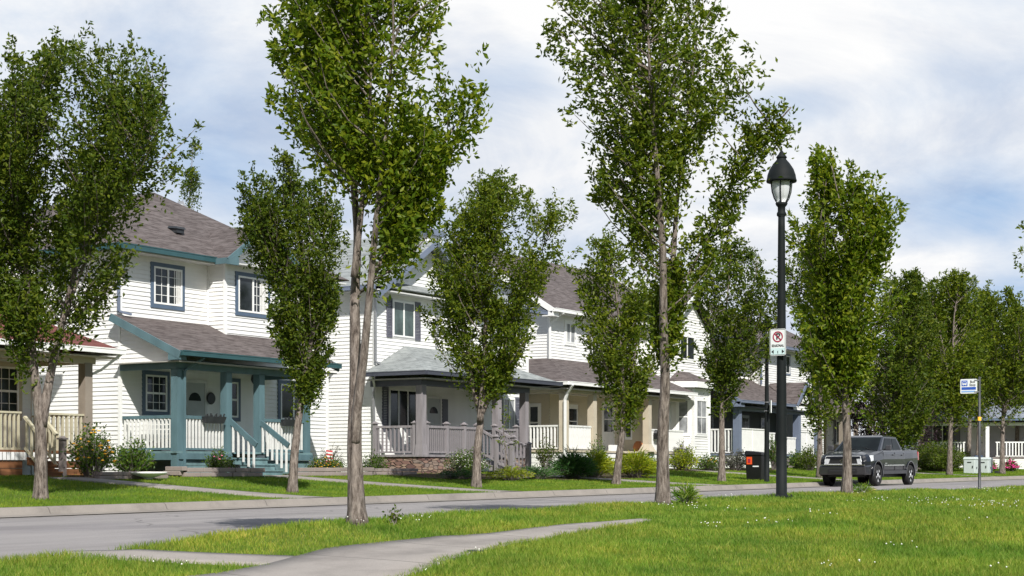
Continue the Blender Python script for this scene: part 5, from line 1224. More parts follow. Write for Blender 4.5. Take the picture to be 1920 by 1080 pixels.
def lettering(name, body, size, pos, mat, parent, sx=1.0, bold=0):
    cu = bpy.data.curves.new(name, 'FONT'); cu.body = body; cu.size = size; cu.align_x = 'CENTER'; cu.align_y = 'CENTER'; cu.extrude = .0012; cu.offset = bold
    t = bpy.data.objects.new(name, cu); COL.objects.link(t); bpy.context.view_layer.update()
    me = bpy.data.meshes.new_from_object(t.evaluated_get(bpy.context.evaluated_depsgraph_get())); bpy.data.objects.remove(t); bpy.data.curves.remove(cu)
    org = parent_org(parent)
    M = Matrix.Translation(Vector(pos)-Vector(org)) @ FACE.to_4x4() @ Matrix.Diagonal((sx, 1, 1, 1)); me.transform(M)
    me.materials.clear(); me.materials.append(MATS[mat]); o = bpy.data.objects.new(name, me); COL.objects.link(o); o.parent = parent; return o
def yz_prism(mb, pts, x0, x1):
    """flat shape in a plane across the street: pts (y, z), thickness x0..x1 (x0 towards the camera)"""
    n = len(pts); mb.poly([(x0, y, z) for y, z in pts]); mb.poly([(x1, y, z) for y, z in pts][::-1])
    for i in range(n):
        (a, b), (c, d) = pts[i], pts[(i+1) % n]; mb.poly([(x0, c, d), (x0, a, b), (x1, a, b), (x1, c, d)])
def rrect(y0, y1, z0, z1, r):
    P = []
    for cy, cz, a0 in ((y1-r, z0+r, -PI/2), (y1-r, z1-r, 0), (y0+r, z1-r, PI/2), (y0+r, z0+r, PI)):
        P += [(cy+r*math.cos(a0+PI/2*k/4), cz+r*math.sin(a0+PI/2*k/4)) for k in range(5)]
    return P
def ring(mb, cy, cz, r0, r1, x0, x1, n=28):
    for k in range(n):
        a, b = 2*PI*k/n, 2*PI*(k+1)/n
        yz_prism(mb, [(cy+r0*math.cos(a), cz+r0*math.sin(a)), (cy+r1*math.cos(a), cz+r1*math.sin(a)), (cy+r1*math.cos(b), cz+r1*math.sin(b)), (cy+r0*math.cos(b), cz+r0*math.sin(b))], x0, x1)
def parking_sign():
    x, y, z0, z1 = 27.42, 11.585, 2.57, 3.045
    T = thing('parking_sign', 'white seasonal no parking sign strapped to the near street lamp', 'sign', (x, y, z0)); h = .152; cz = 2.905
    m = MB(); yz_prism(m, rrect(y-h, y+h, z0, z1, .03), x, x+.004); m.build('sign_plate', 'sign_white', T)
    m = MB()
    for a, b, c, d in ((y-h+.012, y+h-.012, z1-.016, z1-.010), (y-h+.012, y+h-.012, z0+.010, z0+.016)): m.box(x-.002, x, a, b, c, d)
    for a in (y-h+.010, y+h-.016): m.box(x-.002, x, a, a+.006, z0+.02, z1-.02)
    m.build('sign_border', 'sign_black', T)
    m = MB(); m.box(x-.002, x, y-h+.018, y+h-.018, z0+.02, z0+.135); m.build('teal_panel', 'sign_teal', T)
    m = MB(); ring(m, y, cz, .076, .097, x-.005, x-.001); m.build('red_ring', 'sign_red', T)
    m = MB(); a = .060; m.bar((x-.0055, y+a*1.06, cz+a*1.06), (x-.0055, y-a*1.06, cz-a*1.06), .003, .019); m.build('red_slash', 'sign_red', T)
    lettering('parking_letter', 'P', .155, (x-.0025, y-.004, cz), 'sign_black', T, 1.0, .004)
    lettering('sign_words', 'SEASONAL', .062, (x-.0025, y, 2.745), 'sign_black', T, .78, .001)
    for s in (-1, 1):
        m = MB(); p = [(y+s*.122, z0+.07), (y+s*.078, z0+.105), (y+s*.078, z0+.035)]; yz_prism(m, p if s < 0 else p[::-1], x-.005, x-.0015); m.build('arrow', 'sign_black', T)
    m = MB(); m.box(x-.005, x-.0015, y-.006, y+.006, z0+.04, z0+.085); m.build('small_mark', 'sign_black', T)
    m = MB()
    for z in (2.68, 2.95): m.box(x+.004, x+.05, y-.05, y+.03, z, z+.02); m.lathe((27.55, 11.57, z), [(.092, 0), (.092, .02)], 14)
    m.build('strap', 'galvanised', T)
parking_sign()
def far_sign():
    u, v = 56.6, 24.35; T = thing('edge_on_sign', 'white sign seen edge on, strapped to the farther street lamp', 'sign', (u+.05, v-.1, 2.6))
    m = MB(); m.hexa([(u-.32, v-.30, 2.67), (u-.30, v-.32, 2.67), (u+.1, v-.09, 2.67), (u+.08, v-.07, 2.67), (u-.32, v-.30, 3.12), (u-.30, v-.32, 3.12), (u+.1, v-.09, 3.12), (u+.08, v-.07, 3.12)]); m.build('sign_plate', 'sign_white', T)
    m = MB()
    for z in (2.74, 3.06): m.lathe((u, v, z), [(.1, 0), (.1, .02)], 14)
    m.build('strap', 'galvanised', T)
far_sign()
def bus_stop():
    u, v = 39.8, 11.6; gz = .07; T = thing('bus_stop', 'thin dark bus stop pole with white and blue sign', 'bus stop', (u, v, gz))
    m = MB(); m.lathe((u, v, gz), [(.035, -.2), (.035, .5), (.03, .52), (.03, 2.72), (.002, 2.73)], 10); m.box(u-.09, u+.09, v-.09, v+.09, gz-.05, gz+.02); m.build('pole', 'dark_metal', T)
    m = MB(); m.lathe((u, v, 1.74), [(.042, 0), (.042, .09)], 12); m.build('yellow_band', 'yellow_tape', T)
    x, y0, y1, z0, z1 = u-.02, v+.05, v+.46, 2.40, 2.75
    p = MB(); yz_prism(p, rrect(y0, y1, z0, z1, .03), x-.004, x); s = p.build('sign_plate', 'sign_white', T); x -= .004
    m = MB(); m.box(x-.003, x, y1-.175, y1-.03, z1-.17, z1-.035); m.build('blue_square', 'sign_blue', s)
    m = MB(); yz_prism(m, rrect(y1-.155, y1-.05, z1-.135, z1-.06, .015), x-.006, x-.0035); m.box(x-.006, x-.0035, y1-.145, y1-.125, z1-.152, z1-.137); m.box(x-.006, x-.0035, y1-.08, y1-.06, z1-.152, z1-.137); m.build('bus_symbol', 'sign_white', s)
    m = MB(); m.box(x-.008, x-.0065, y1-.145, y1-.06, z1-.10, z1-.072); m.build('bus_symbol_window', 'sign_blue', s)
    lettering('bus_word', 'Bus', .085, (x-.002, v+.165, z1-.07), 'sign_black', s, .95, .001); lettering('stop_word', 'Stop', .085, (x-.002, v+.165, z1-.145), 'sign_black', s, .95, .001)
    m = MB(); m.box(x-.003, x, y0+.03, y1-.03, z0+.09, z0+.155); m.build('blue_band', 'sign_blue', s)
    m = MB(); m.box(x-.003, x, y0+.05, y1-.03, z0+.03, z0+.065); m.build('blue_line', 'sign_pale_blue', s)
    m = MB(); m.box(u-.03, u+.01, v+.0, v+.12, z0+.02, z0+.05); m.box(u-.03, u+.01, v, v+.12, z1-.05, z1-.02); m.build('bracket', 'galvanised', T)
bus_stop()
def bin_():
    u, v = 58.55, 25.6; gz = float(lawn_z(np.array(u), np.array(v))); T = thing('litter_bin', 'black bin with an orange notice beside the far lamp post', 'bin', (u, v, gz))
    m = MB(); m.hexa([(u-.30, v-.30, gz), (u+.30, v-.30, gz), (u+.30, v+.30, gz), (u-.30, v+.30, gz), (u-.34, v-.34, gz+.95), (u+.34, v-.34, gz+.95), (u+.34, v+.34, gz+.95), (u-.34, v+.34, gz+.95)]); m.build('body', 'bin_black', T, bevel=.02)
    m = MB(); m.hexa([(u-.37, v-.37, gz+.95), (u+.37, v-.37, gz+.95), (u+.37, v+.37, gz+.95), (u-.37, v+.37, gz+.95), (u-.35, v-.35, gz+1.05), (u+.35, v-.35, gz+1.05), (u+.33, v+.33, gz+1.12), (u-.33, v+.33, gz+1.12)]); m.build('lid', 'bin_black', T, bevel=.015)
    m = MB(); m.hexa([(u-.345, v+.05, gz+.60), (u-.335, v+.05, gz+.60), (u-.335, v+.27, gz+.60), (u-.345, v+.27, gz+.60), (u-.352, v+.05, gz+.88), (u-.335, v+.05, gz+.88), (u-.335, v+.27, gz+.88), (u-.352, v+.27, gz+.88)]); m.build('orange_notice', 'orange_sticker', T)
    m = MB(); m.box(u-.358, u-.34, v+.11, v+.21, gz+.67, gz+.81); m.build('notice_symbol', 'sign_red', T)
    m = MB(); m.box(u-.341, u-.325, v-.22, v+.02, gz+.50, gz+.545); m.build('white_lettering', 'sign_white', T)
    for s in (-1, 1): 
        m = MB(); m.lathe((u+.33, v+s*.25, gz+.1), [(.02, -.03), (.1, -.03), (.1, .03), (.02, .03)], 14, 'y'); m.build('wheel', 'bin_black', T)
bin_()
def utility(label, u, v, w, d, h, door_):
    gz = float(lawn_z(np.array(u), np.array(v))); T = thing('utility_box', label, 'utility box', (u, v, gz), 'pale green utility boxes')
    m = MB(); m.box(u-w/2, u+w/2, v-d/2, v+d/2, gz-.05, gz+h); m.build('body', 'box_green', T, bevel=.03)
    m = MB(); m.hexa([(u-w/2-.03, v-d/2-.03, gz+h*.90), (u+w/2+.03, v-d/2-.03, gz+h*.90), (u+w/2+.03, v+d/2+.03, gz+h*.90), (u-w/2-.03, v+d/2+.03, gz+h*.90), (u-w/2+.02, v-d/2+.02, gz+h+.04), (u+w/2-.02, v-d/2+.02, gz+h+.04), (u+w/2-.02, v+d/2-.02, gz+h+.04), (u-w/2+.02, v+d/2-.02, gz+h+.04)]); m.build('lid', 'box_green', T, bevel=.01)
    m = MB(); m.box(u-w/2-.015, u-w/2, v-.12, v+.1, gz+h*.68, gz+h*.74); m.build('label_plate', 'dark_metal', T)
    m = MB(); m.box(u-.03, u+.03, v-d/2-.03, v-d/2, gz+h*.3, gz+h*.42); m.box(u-w/2-.03, u-w/2, v-d/2+.1, v-d/2+.14, gz+h*.35, gz+h*.5); m.build('latch', 'dark_metal', T)
utility('pale green utility box behind the bus stop pole, left of the pair', 89.3, 26.5, .62, .62, .86, 0)
utility('pale green utility box, right of the pair with a dark corner', 92.3, 26.6, .9, .62, .84, 1)
m = MB(); gz = float(lawn_z(np.array(93.6), np.array(26.05))); m.box(92.6, 93.5, 25.95, 26.15, gz, gz+.14); tag(m.build('dark_block', 'dark_metal'), 'low dark block at the foot of the right utility box', 'block')
# bench by the far porch
def bench():
    u, v = 99.6, 28.8; gz = float(lawn_z(np.array(u), np.array(v))); T = thing('garden_bench', 'dark blue garden bench among magenta flowers', 'bench', (u, v, gz))
    m = MB()
    for k in range(4): m.box(u-.8, u+.8, v-.25+k*.13, v-.15+k*.13, gz+.42, gz+.46)
    m.build('seat', 'blue_bench', T); m = MB()
    for k in range(3): m.box(u-.8, u+.8, v+.27, v+.31, gz+.55+k*.14, gz+.65+k*.14)
    m.build('backrest', 'blue_bench', T)
    for a in (-.7, .7):
        m = MB(); m.box(u+a-.04, u+a+.04, v-.25, v-.18, gz, gz+.42); m.box(u+a-.04, u+a+.04, v+.25, v+.32, gz, gz+.95); m.build('leg', 'blue_bench', T)
bench()
# small striped garden flag, white dish
T = thing('garden_flag', 'small red and white striped flag at the right end of the teal porch', 'flag', (40.35, 32.05, .42))
m = MB(); m.lathe((40.35, 32.05, .38), [(.012, 0), (.012, .75)], 8); m.build('pole', 'grey_wood', T)
for k in range(7):
    m = MB(); z = .80+k*.055; m.hexa([(40.34, 32.04-.02, z), (40.62, 32.0, z-.02), (40.62, 32.02, z-.02), (40.34, 32.04, z), (40.34, 32.02, z+.055), (40.62, 32.0, z+.035), (40.62, 32.02, z+.035), (40.34, 32.04, z+.055)]); m.build('stripe', 'red_cloth' if k % 2 == 0 else 'white_paint', T)
m = MB(); gz = float(lawn_z(np.array(31.0), np.array(30.4))); m.lathe((31.0, 30.4, gz+.16), [(.1, -.14), (.14, -.1), (.46, 0), (.48, .05), (.44, .05), (.3, .02)], 20); tag(m.build('bird_bath', 'white_paint'), 'flat white dish on the lawn by the leafy shrub', 'dish')
m = MB(); m.lathe((14.0, 9.2, float(park_z(np.array(14.0), np.array(9.2)))+.03), [(.085, 0), (.085, .012), (.06, .016)], 16); tag(m.build('valve_cover', 'dark_metal'), 'small round metal cover set in the concrete path', 'cover')

# ----------------------------------------------------------------------------- pickup truck
def car_paint():
    m, nt, b, o = node_mat('truck_paint'); b.inputs['Metallic'].default_value = 0; b.inputs['Specular IOR Level'].default_value = .3
    b.inputs['Roughness'].default_value = .32; b.inputs['Coat Weight'].default_value = .8; b.inputs['Coat Roughness'].default_value = .05; b.inputs['Coat IOR'].default_value = 1.4
    f = noise(nt, coords(nt), 3, 4); nt.links.new(ramp(nt, f, [(.3, (.008, .009, .014)), (.7, (.012, .014, .020))]), b.inputs['Base Color'])
car_paint()
plain('chrome', (.72, .73, .74), .12, .03, metal=1); plain('silver_paint', (.60, .61, .62), .25, .04, coat=1, metal=.25); plain('tyre', (.012, .012, .012), .9, .2, 20); plain('alloy', (.55, .56, .57), .35, .05, metal=.25)
plain('black_plastic', (.014, .014, .015), .5, .15); plain('lens_clear', (.66, .69, .70), .12, .2, 18, coat=1); plain('lens_red', (.38, .015, .02), .15, .1, coat=1); plain('bumper_paint', (.05, .05, .056), .35, .06, metal=.5, coat=1); plain('lower_grey', (.06, .06, .066), .5, .08, metal=.3)
def truck():
    bx, by = 58.15, 22.02; gz = -.03
    T = thing('pickup_truck', 'dark blue grey pickup truck parked against the far kerb', 'truck', (bx, by, gz))
    W = lambda x, y, z: (bx+x, by+y, gz+z)          # x back from the nose, y towards the kerb, z up
    def loft(st, close=True):
        m = MB(); rings = []
        for x, half in st:
            rings.append([W(x, -y, z) for y, z in half]+[W(x, y, z) for y, z in half[::-1]])
        n = len(rings[0])
        for a, b in zip(rings[:-1], rings[1:]):
            for i in range(n):
                j = (i+1) % n; m.poly([a[i], b[i], b[j], a[j]])
        m.poly(rings[0]); m.poly(rings[-1][::-1]); return m
    # body below the windows: half sections from sill to centre line
    def sec(w, s, zs, zb, zt, crown=.0): return [(w*.93, zs), (w*.985, zs+.16), (w, .5*(zs+zb)+.12), (w*.985, zb-.10), (w*.955, zb), (w*s, zt), (w*s*.55, zt+crown), (.001, zt+crown*1.15)]
    st = [(.06, sec(.80, .84, .55, 1.02, 1.08, .01)), (.14, sec(.90, .86, .50, 1.08, 1.15, .02)), (.32, sec(.965, .86, .48, 1.12, 1.195, .03)), (.7, sec(1.0, .86, .48, 1.17, 1.245, .04)), (1.35, sec(1.01, .86, .48, 1.24, 1.31, .04)), (1.6, sec(1.01, .9, .48, 1.29, 1.33, .02)), (2.4, sec(1.01, .93, .48, 1.31, 1.33, .0)), (3.95, sec(1.01, .93, .48, 1.34, 1.36, 0)), (4.0, sec(1.0, .93, .5, 1.34, 1.36, 0)), (5.0, sec(1.01, .94, .52, 1.37, 1.385, 0)), (5.62, sec(1.0, .94, .56, 1.385, 1.40, 0)), (5.70, sec(.97, .94, .6, 1.37, 1.385, 0))]
    body = loft(st).build('body', 'truck_paint', T)
    cut = []
    def boolean(mb):
        c = mb.build('cut', 'black_plastic', T); bo = body.modifiers.new('b', 'BOOLEAN'); bo.operation = 'DIFFERENCE'; bo.solver = 'EXACT'; bo.object = c; cut.append(c)
    FX, RX, R = 1.02, 4.72, .405
    for x in (FX, RX):
        for s in (-1, 1):
            c = MB(); c.lathe(W(x, s*.92, R+.03), [(.001, -.27), (.495, -.27), (.495, .27), (.001, .27)], 32, 'y', False); boolean(c)
    c = MB(); p, q = W(4.12, -.80, .95), W(5.58, .80, 1.7); c.box(p[0], q[0], p[1], q[1], p[2], q[2]); boolean(c)
    c = MB(); p, q = W(.02, -.70, .80), W(.2, .70, 1.02); c.box(p[0], q[0], p[1], q[1], p[2], q[2]); boolean(c)
    bpy.context.view_layer.update()
    me = bpy.data.meshes.new_from_object(body.evaluated_get(bpy.context.evaluated_depsgraph_get())); body.modifiers.clear(); body.data = me
    for c in cut: bpy.data.objects.remove(c)
    bv = body.modifiers.new('bevel', 'BEVEL'); bv.width = .018; bv.segments = 2; bv.limit_method = 'ANGLE'; bv.angle_limit = math.radians(28)
    # cab above the belt
    lo, hi = 1.32, 1.86
    cab = MB()
    rows = [[(1.48, -.93, lo-.03), (1.50, -.93, lo), (3.98, -.93, lo+.03)], [(2.34, -.76, hi), (3.66, -.77, hi)]]
    b = [(1.46, -.90, lo-.02), (3.97, -.94, lo+.02), (3.97, .94, lo+.02), (1.46, .90, lo-.02)]; t = [(2.32, -.74, hi), (3.66, -.77, hi), (3.66, .77, hi), (2.32, .74, hi)]; c2 = [(2.55, -.60, hi+.06), (3.45, -.62, hi+.06), (3.45, .62, hi+.06), (2.55, .60, hi+.06)]
    for a, e in ((b, t), (t, c2)):
        for i in range(4): j = (i+1) % 4; cab.poly([W(*a[i]), W(*a[j]), W(*e[j]), W(*e[i])])
    cab.poly([W(*p) for p in c2]); cab.poly([W(*p) for p in b][::-1])
    cab.build('cab', 'truck_paint', T, bevel=.03)
    def lerp(a, b, t): return tuple(a[i]+(b[i]-a[i])*t for i in range(3))
    def panel(q, out, name, mat, parent=T):
        m = MB(); m.slab([W(*p) for p in q], -.0); m2 = MB()
        P = [Vector(W(*p)) for p in q]; n = (P[1]-P[0]).cross(P[3]-P[0]).normalized()
        if n.dot(Vector(out)) < 0: P = P[::-1]; n = -n
        m2.slab([p+n*.012 for p in P], .03); return m2.build(name, mat, parent)
    def face(bl, br, tr, tl, u0, u1, v0, v1, k0=0, k1=0):
        """part of a quad face in its own coordinates"""
        f = lambda a, c: lerp(lerp(bl, br, a), lerp(tl, tr, a), c)
        return [f(u0, v0), f(u1, v0), f(u1+k1, v1), f(u0+k0, v1)]
    panel(face(b[3], b[0], t[0], t[3], .05, .95, .06, .93), (-1, 0, .5), 'windscreen', 'car_glass')
    panel(face(b[1], b[2], t[2], t[1], .1, .9, .2, .88), (1, 0, .3), 'rear_window', 'car_glass')
    for s, (bl, br, tr, tl) in ((-1, (b[0], b[1], t[1], t[0])), (1, (b[3], b[2], t[2], t[3]))):
        panel(face(bl, br, tr, tl, .10, .545, .10, .90, .02, -.02), (0, s, .2), 'side_window', 'car_glass'); panel(face(bl, br, tr, tl, .585, .93, .10, .90, -.0, -.02), (0, s, .2), 'side_window', 'car_glass')
        for x in (1.62, 2.88, 3.90):
            m = MB(); m.bar(W(x, s*1.006, .6), W(x, s*.995, 1.27), .012, .012); m.build('door_gap', 'black_plastic', T)
        for x in (2.62, 3.62):
            m = MB(); m.box(bx+x, bx+x+.2, by+s*1.012-.02, by+s*1.012+.02, gz+1.16, gz+1.195); m.build('door_handle', 'truck_paint', T, bevel=.008)
        m = MB(); m.bar(W(1.66, s*1.018, .78), W(3.9, s*1.018, .80), .02, .035); m.build('side_trim', 'chrome', T)
        m = MB(); m.bar(W(1.55, s*.985, .52), W(4.2, s*.985, .54), .06, .13); m.build('sill', 'lower_grey', T)
        m = MB(); p = W(1.80, s*1.12, 1.43); m.blob(p, .125, 10, 8, .95); 
        q = MB(); q.hexa([W(1.74, s*1.02-.0, 1.34), W(1.84, s*1.02, 1.34), W(1.84, s*1.24, 1.34), W(1.74, s*1.24, 1.34), W(1.76, s*1.02, 1.53), W(1.86, s*1.02, 1.53), W(1.86, s*1.25, 1.55), W(1.76, s*1.25, 1.55)])
        k = q.build('mirror', 'lower_grey', T, bevel=.03); q = MB(); q.bar(W(1.80, s*.93, 1.37), W(1.80, s*1.05, 1.38), .05, .06); q.build('mirror_arm', 'black_plastic', k)
        q = MB(); q.hexa([W(.02, s*.70, .90), W(.40, s*.995, .92), W(.60, s*.99, .95), W(.2, s*.70, .9), W(.05, s*.66, 1.10), W(.40, s*.985, 1.14), W(.62, s*.975, 1.16), W(.2, s*.66, 1.12)]); q.build('headlight', 'lens_clear', T, bevel=.012)
        q = MB(); q.lathe(W(.045, s*.74, .58), [(.002, -.02), (.075, -.02), (.085, 0), (.08, .05)], 14, 'x'); h = q.build('fog_light', 'lens_clear', T)
        q = MB(); q.lathe(W(.06, s*.74, .58), [(.08, -.02), (.11, -.025), (.12, 0), (.1, .05)], 14, 'x'); q.build('fog_ring', 'black_plastic', h)
        q = MB(); q.box(bx+5.60, bx+5.735, by+s*.93-.07, by+s*.93+.07, gz+1.0, gz+1.33); q.build('tail_light', 'lens_red', T, bevel=.015)
        for x in (FX, RX):
            q = MB(); n = 20; a0, a1 = -.12, PI+.12
            pts = [(x+.515*math.cos(a0+(a1-a0)*k/n), R+.03+.515*math.sin(a0+(a1-a0)*k/n)) for k in range(n+1)]
            for (xa, za), (xb, zb) in zip(pts[:-1], pts[1:]): q.bar(W(xa, s*1.0, za), W(xb, s*1.0, zb), .05, .045)
            q.build('wheel_flare', 'truck_paint', T)
            q = MB(); q.lathe(W(x, s*.90, R), [(.26, -.12), (.36, -.135), (.395, -.10), (.405, -.03), (.405, .03), (.395, .10), (.36, .135), (.26, .12), (.25, 0), (.26, -.12)], 32, 'y', caps=False); w = q.build('tyre', 'tyre', T)
            q = MB(); q.lathe(W(x, s*(.90+.02), R), [(.02, 0), (.265, -.02 if s > 0 else .02), (.275, s*.10), (.25, s*.105), (.23, s*.05), (.02, s*.03)], 28, 'y'); q.build('rim', 'black_plastic', w)
            q = MB(); q.lathe(W(x, s*.985, R), [(.24, -.02), (.272, -.02), (.272, .02), (.24, .02)], 28, 'y')
            for k in range(5):
                a = 2*PI*k/5+.35; ca, sa = math.cos(a), math.sin(a)
                pr = [(.05, -.05), (.25, -.075), (.25, .075), (.05, .05)]
                o_ = [(x+c*ca-d*sa, R+c*sa+d*ca) for c, d in pr]
                q.hexa([W(a_, s*.97, b_) for a_, b_ in o_]+[W(a_, s*1.005, b_) for a_, b_ in o_])
            q.lathe(W(x, s*.985, R), [(.002, -.03), (.085, -.03), (.085, .03), (.002, .03)], 14, 'y'); q.build('spokes', 'alloy', w)
    # nose
    m = MB(); m.hexa([W(.02, -.93, .42), W(.36, -1.0, .42), W(.36, 1.0, .42), W(.02, .93, .42), W(-.01, -.90, .76), W(.34, -1.0, .80), W(.34, 1.0, .80), W(-.01, .90, .76)]); bm_ = m.build('front_bumper', 'bumper_paint', T, bevel=.05)
    m = MB(); m.box(bx-.02, bx+.02, by-.55, by+.55, gz+.50, gz+.64); m.build('lower_grille', 'black_plastic', bm_)
    m = MB(); m.box(bx-.03, bx-.02, by-.50, by+.50, gz+.56, gz+.585); m.build('grille_bar', 'lower_grey', bm_)
    m = MB(); m.bar(W(-.015, -.86, .785), W(-.015, .86, .785), .05, .035); m.build('bumper_step', 'chrome', bm_)
    fr = MB(); x = .03
    o = [(-.73, .78), (.73, .78), (.66, 1.13), (-.66, 1.13)]; i = [(-.57, .83), (.57, .83), (.50, 1.04), (-.50, 1.04)]
    for k in range(4):
        j = (k+1) % 4; A = [o[k], o[j], i[j], i[k]]
        fr.hexa([W(x+(.05 if zz > .9 else 0), yy, zz) for yy, zz in A]+[W(x+.09, yy, zz) for yy, zz in A])
    fr.build('grille_frame', 'silver_paint', T, bevel=.012)
    m = MB(); m.box(bx+.09, bx+.11, by-.62, by+.62, gz+.82, gz+1.04); g = m.build('grille', 'black_plastic', T)
    m = MB()
    for k in range(3): m.box(bx+.075, bx+.09, by-.55, by+.55, gz+.865+k*.05, gz+.878+k*.05)
    m.build('grille_slat', 'lower_grey', g)
    def ell(mb, cy, cz, a, b_, t):
        n = 24
        for k in range(n):
            p, q = 2*PI*k/n, 2*PI*(k+1)/n; mb.bar(W(.06, cy+a*math.cos(p), cz+b_*math.sin(p)), W(.06, cy+a*math.cos(q), cz+b_*math.sin(q)), .02, t)
    m = MB(); ell(m, 0, .925, .105, .07, .016); ell(m, 0, .925, .042, .066, .012); ell(m, 0, .957, .078, .030, .012); m.build('emblem', 'chrome', g)
    # rest
    m = MB(); m.hexa([W(5.66, -.95, .55), W(5.86, -.90, .55), W(5.86, .90, .55), W(5.66, .95, .55), W(5.66, -.97, .78), W(5.88, -.92, .78), W(5.88, .92, .78), W(5.66, .97, .78)]); m.build('rear_bumper', 'chrome', T, bevel=.03)
    m = MB(); m.box(bx+.4, bx+5.6, by-.70, by+.70, gz+.34, gz+.62); m.build('chassis', 'black_plastic', T)
    m = MB(); m.hexa([W(.75, -.33, 1.265), W(1.15, -.33, 1.305), W(1.15, .33, 1.305), W(.75, .33, 1.265), W(.82, -.27, 1.30), W(1.12, -.27, 1.345), W(1.12, .27, 1.345), W(.82, .27, 1.30)]); m.build('hood_scoop', 'truck_paint', T, bevel=.02)
    for s in (-.3, .3):
        m = MB(); m.bar(W(1.50, s-.3, 1.355), W(1.72, s+.25, 1.475), .02, .02); m.build('wiper', 'black_plastic', T)
    m = MB(); m.box(bx+1.75, bx+1.98, by-1.022, by-1.01, gz+.845, gz+.87); m.build('badge', 'chrome', T)
truck()
SKY_OFF = (1.7, .6, 0); CLOUD = .81; EXPO = 0.30
SKY_RAMP = [(.20, (.42, .58, .82)), (.34, (.62, .72, .87)), (.44, (.77, .83, .92)), (.56, (1, 1, 1))]
BLOBS = [(960, 130, 130, 80, -.17), (1480, 190, 120, 45, -.20), (1810, 150, 120, 45, -.10), (1830, 385, 170, 70, -.17), (200, 150, 420, 220, -.07), (420, 340, 120, 90, -.10), (1890, 555, 90, 40, -.26), (1300, 60, 500, 120, .12), (1100, 300, 250, 120, .08), (1750, 500, 150, 30, .12)]
# ----------------------------------------------------------------------------- light, sky, camera
LD = Vector((1.0, 1.1, -1.38)).normalized()
sun = bpy.data.lights.new('sun', 'SUN'); sun.energy = 5.0; sun.angle = math.radians(.53); sun.color = (1, .968, .915)
so = bpy.data.objects.new('sun', sun); COL.objects.link(so); so.rotation_euler = LD.to_track_quat('-Z', 'Y').to_euler(); so.location = (0, 0, 60)
w = bpy.data.worlds.new('World'); scene.world = w; w.use_nodes = True; nt = w.node_tree; nt.nodes.clear()
out = N(nt, 'ShaderNodeOutputWorld'); sky = N(nt, 'ShaderNodeTexSky'); sky.sky_type = 'NISHITA'; sky.sun_disc = False
sky.sun_elevation = math.asin(-LD.z); sky.sun_rotation = math.atan2(-LD.x, -LD.y); sky.air_density = 1.0; sky.dust_density = 1.2
b1 = N(nt, 'ShaderNodeBackground'); b1.inputs[1].default_value = .05; nt.links.new(sky.outputs[0], b1.inputs[0])
tc = N(nt, 'ShaderNodeTexCoord'); sp = N(nt, 'ShaderNodeSeparateXYZ'); nt.links.new(tc.outputs['Generated'], sp.inputs[0])
def M(op, a, b=None):
    n = N(nt, 'ShaderNodeMath', operation=op)
    for i, q in enumerate((a, b)):
        if q is None: continue
        if hasattr(q, 'node'): nt.links.new(q, n.inputs[i])
        else: n.inputs[i].default_value = q
    return n.outputs[0]
zz = M('ADD', M('MAXIMUM', sp.outputs[2], 0.0), .30)
cb = N(nt, 'ShaderNodeCombineXYZ'); nt.links.new(M('DIVIDE', sp.outputs[0], zz), cb.inputs[0]); nt.links.new(M('DIVIDE', sp.outputs[1], zz), cb.inputs[1])
def wn(scale, detail, off, dist=0.0, rough=.55):
    mp = N(nt, 'ShaderNodeMapping'); mp.inputs['Location'].default_value = off; nt.links.new(cb.outputs[0], mp.inputs[0])
    n = N(nt, 'ShaderNodeTexNoise'); n.inputs['Scale'].default_value = scale; n.inputs['Detail'].default_value = detail; n.inputs['Roughness'].default_value = rough; n.inputs['Distortion'].default_value = dist
    nt.links.new(mp.outputs[0], n.inputs['Vector']); return n.outputs[0]
big = wn(1.25, 6, SKY_OFF, .25); fine = wn(3.4, 10, (4.2, 1.3, 0), .5, .64)
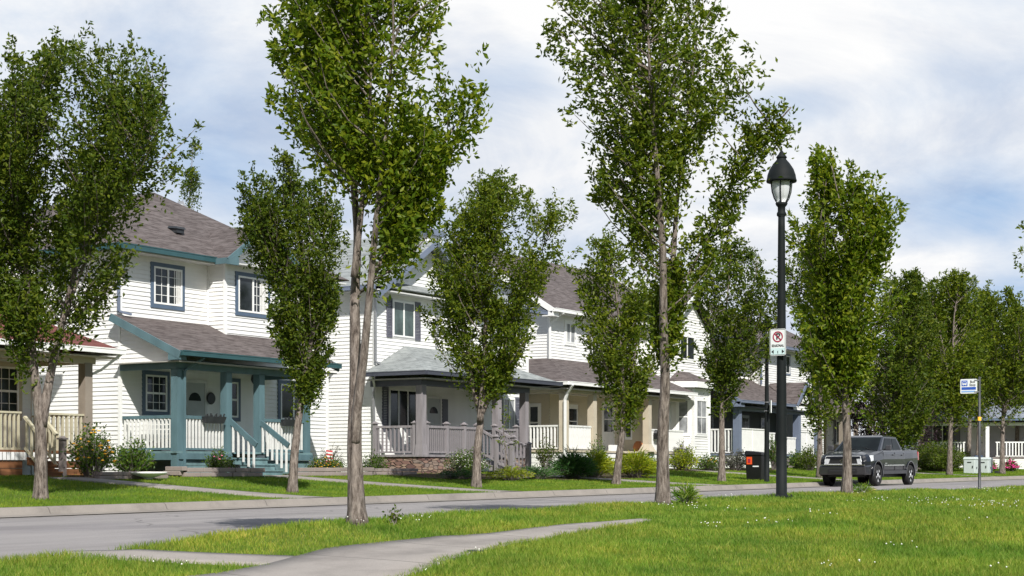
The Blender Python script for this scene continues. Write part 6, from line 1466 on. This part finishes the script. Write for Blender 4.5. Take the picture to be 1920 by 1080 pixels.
def blob(px, py, sx, sy):
    """soft clearing in the cloud layer round one direction"""
    a = math.atan2(px-CX, F); e = math.atan2(HY-py, math.hypot(F, px-CX)); base = math.atan2(SS, CC)
    d = Vector((math.cos(base-a)*math.cos(e), math.sin(base-a)*math.cos(e), math.sin(e)))
    r_ = Vector((math.sin(base-a), -math.cos(base-a), 0)); u_ = r_.cross(d)
    def dot(v): 
        n = N(nt, 'ShaderNodeVectorMath', operation='DOT_PRODUCT'); nt.links.new(tc.outputs['Generated'], n.inputs[0]); n.inputs[1].default_value = v; return n.outputs['Value']
    x = M('MULTIPLY', dot(r_), F/sx); y = M('MULTIPLY', dot(u_), F/sy)
    g = M('POWER', 2.718, M('MULTIPLY', M('ADD', M('MULTIPLY', x, x), M('MULTIPLY', y, y)), -1)); front = M('GREATER_THAN', dot(d), 0)
    return M('MULTIPLY', g, front)
cov = M('ADD', M('MULTIPLY', big, .46), M('ADD', M('MULTIPLY', fine, .52), .01))
for px, py, sx, sy, k in BLOBS: cov = M('ADD', cov, M('MULTIPLY', blob(px, py, sx, sy), k))
sd = N(nt, 'ShaderNodeVectorMath', operation='DOT_PRODUCT'); nt.links.new(tc.outputs['Generated'], sd.inputs[0]); sd.inputs[1].default_value = Vector((-SS*0-CC, -SS, .25)).normalized()
# the cloud bank stands down the street; behind the camera, round the sun, the sky is clear
cov = M('SUBTRACT', cov, M('MULTIPLY', M('MAXIMUM', M('ADD', sd.outputs['Value'], .45), 0.0), .62))
c1 = mixc(nt, 1, ramp(nt, cov, SKY_RAMP), ramp(nt, wn(2.1, 8, (7.7, 3.1, 0), .5, .62), [(.36, (.80, .83, .89)), (.52, (1, 1, 1))]), 'MULTIPLY')
b2 = N(nt, 'ShaderNodeBackground'); nt.links.new(c1, b2.inputs[0]); b2.inputs[1].default_value = CLOUD
mask = ramp(nt, cov, [(.0, (0, 0, 0)), (.10, (1, 1, 1))])
mx = N(nt, 'ShaderNodeMixShader'); nt.links.new(mask, mx.inputs[0]); nt.links.new(b1.outputs[0], mx.inputs[1]); nt.links.new(b2.outputs[0], mx.inputs[2]); nt.links.new(mx.outputs[0], out.inputs[0])

cam = bpy.data.cameras.new('camera'); co = bpy.data.objects.new('camera', cam); COL.objects.link(co)
co.location = (0, 0, EZ); co.rotation_euler = (PI/2, 0, -math.atan2(CC, SS)); cam.sensor_width = 36; cam.lens = 36*F/1920
cam.shift_y = (HY-540)/1920; cam.clip_start = .1; cam.clip_end = 4000; scene.camera = co
vs = scene.view_settings; vs.view_transform = 'Standard'; vs.look = 'None'; vs.exposure = EXPO; vs.gamma = 1; vs.use_curve_mapping = False
scene.cycles.max_bounces = 6; scene.cycles.use_denoising = True
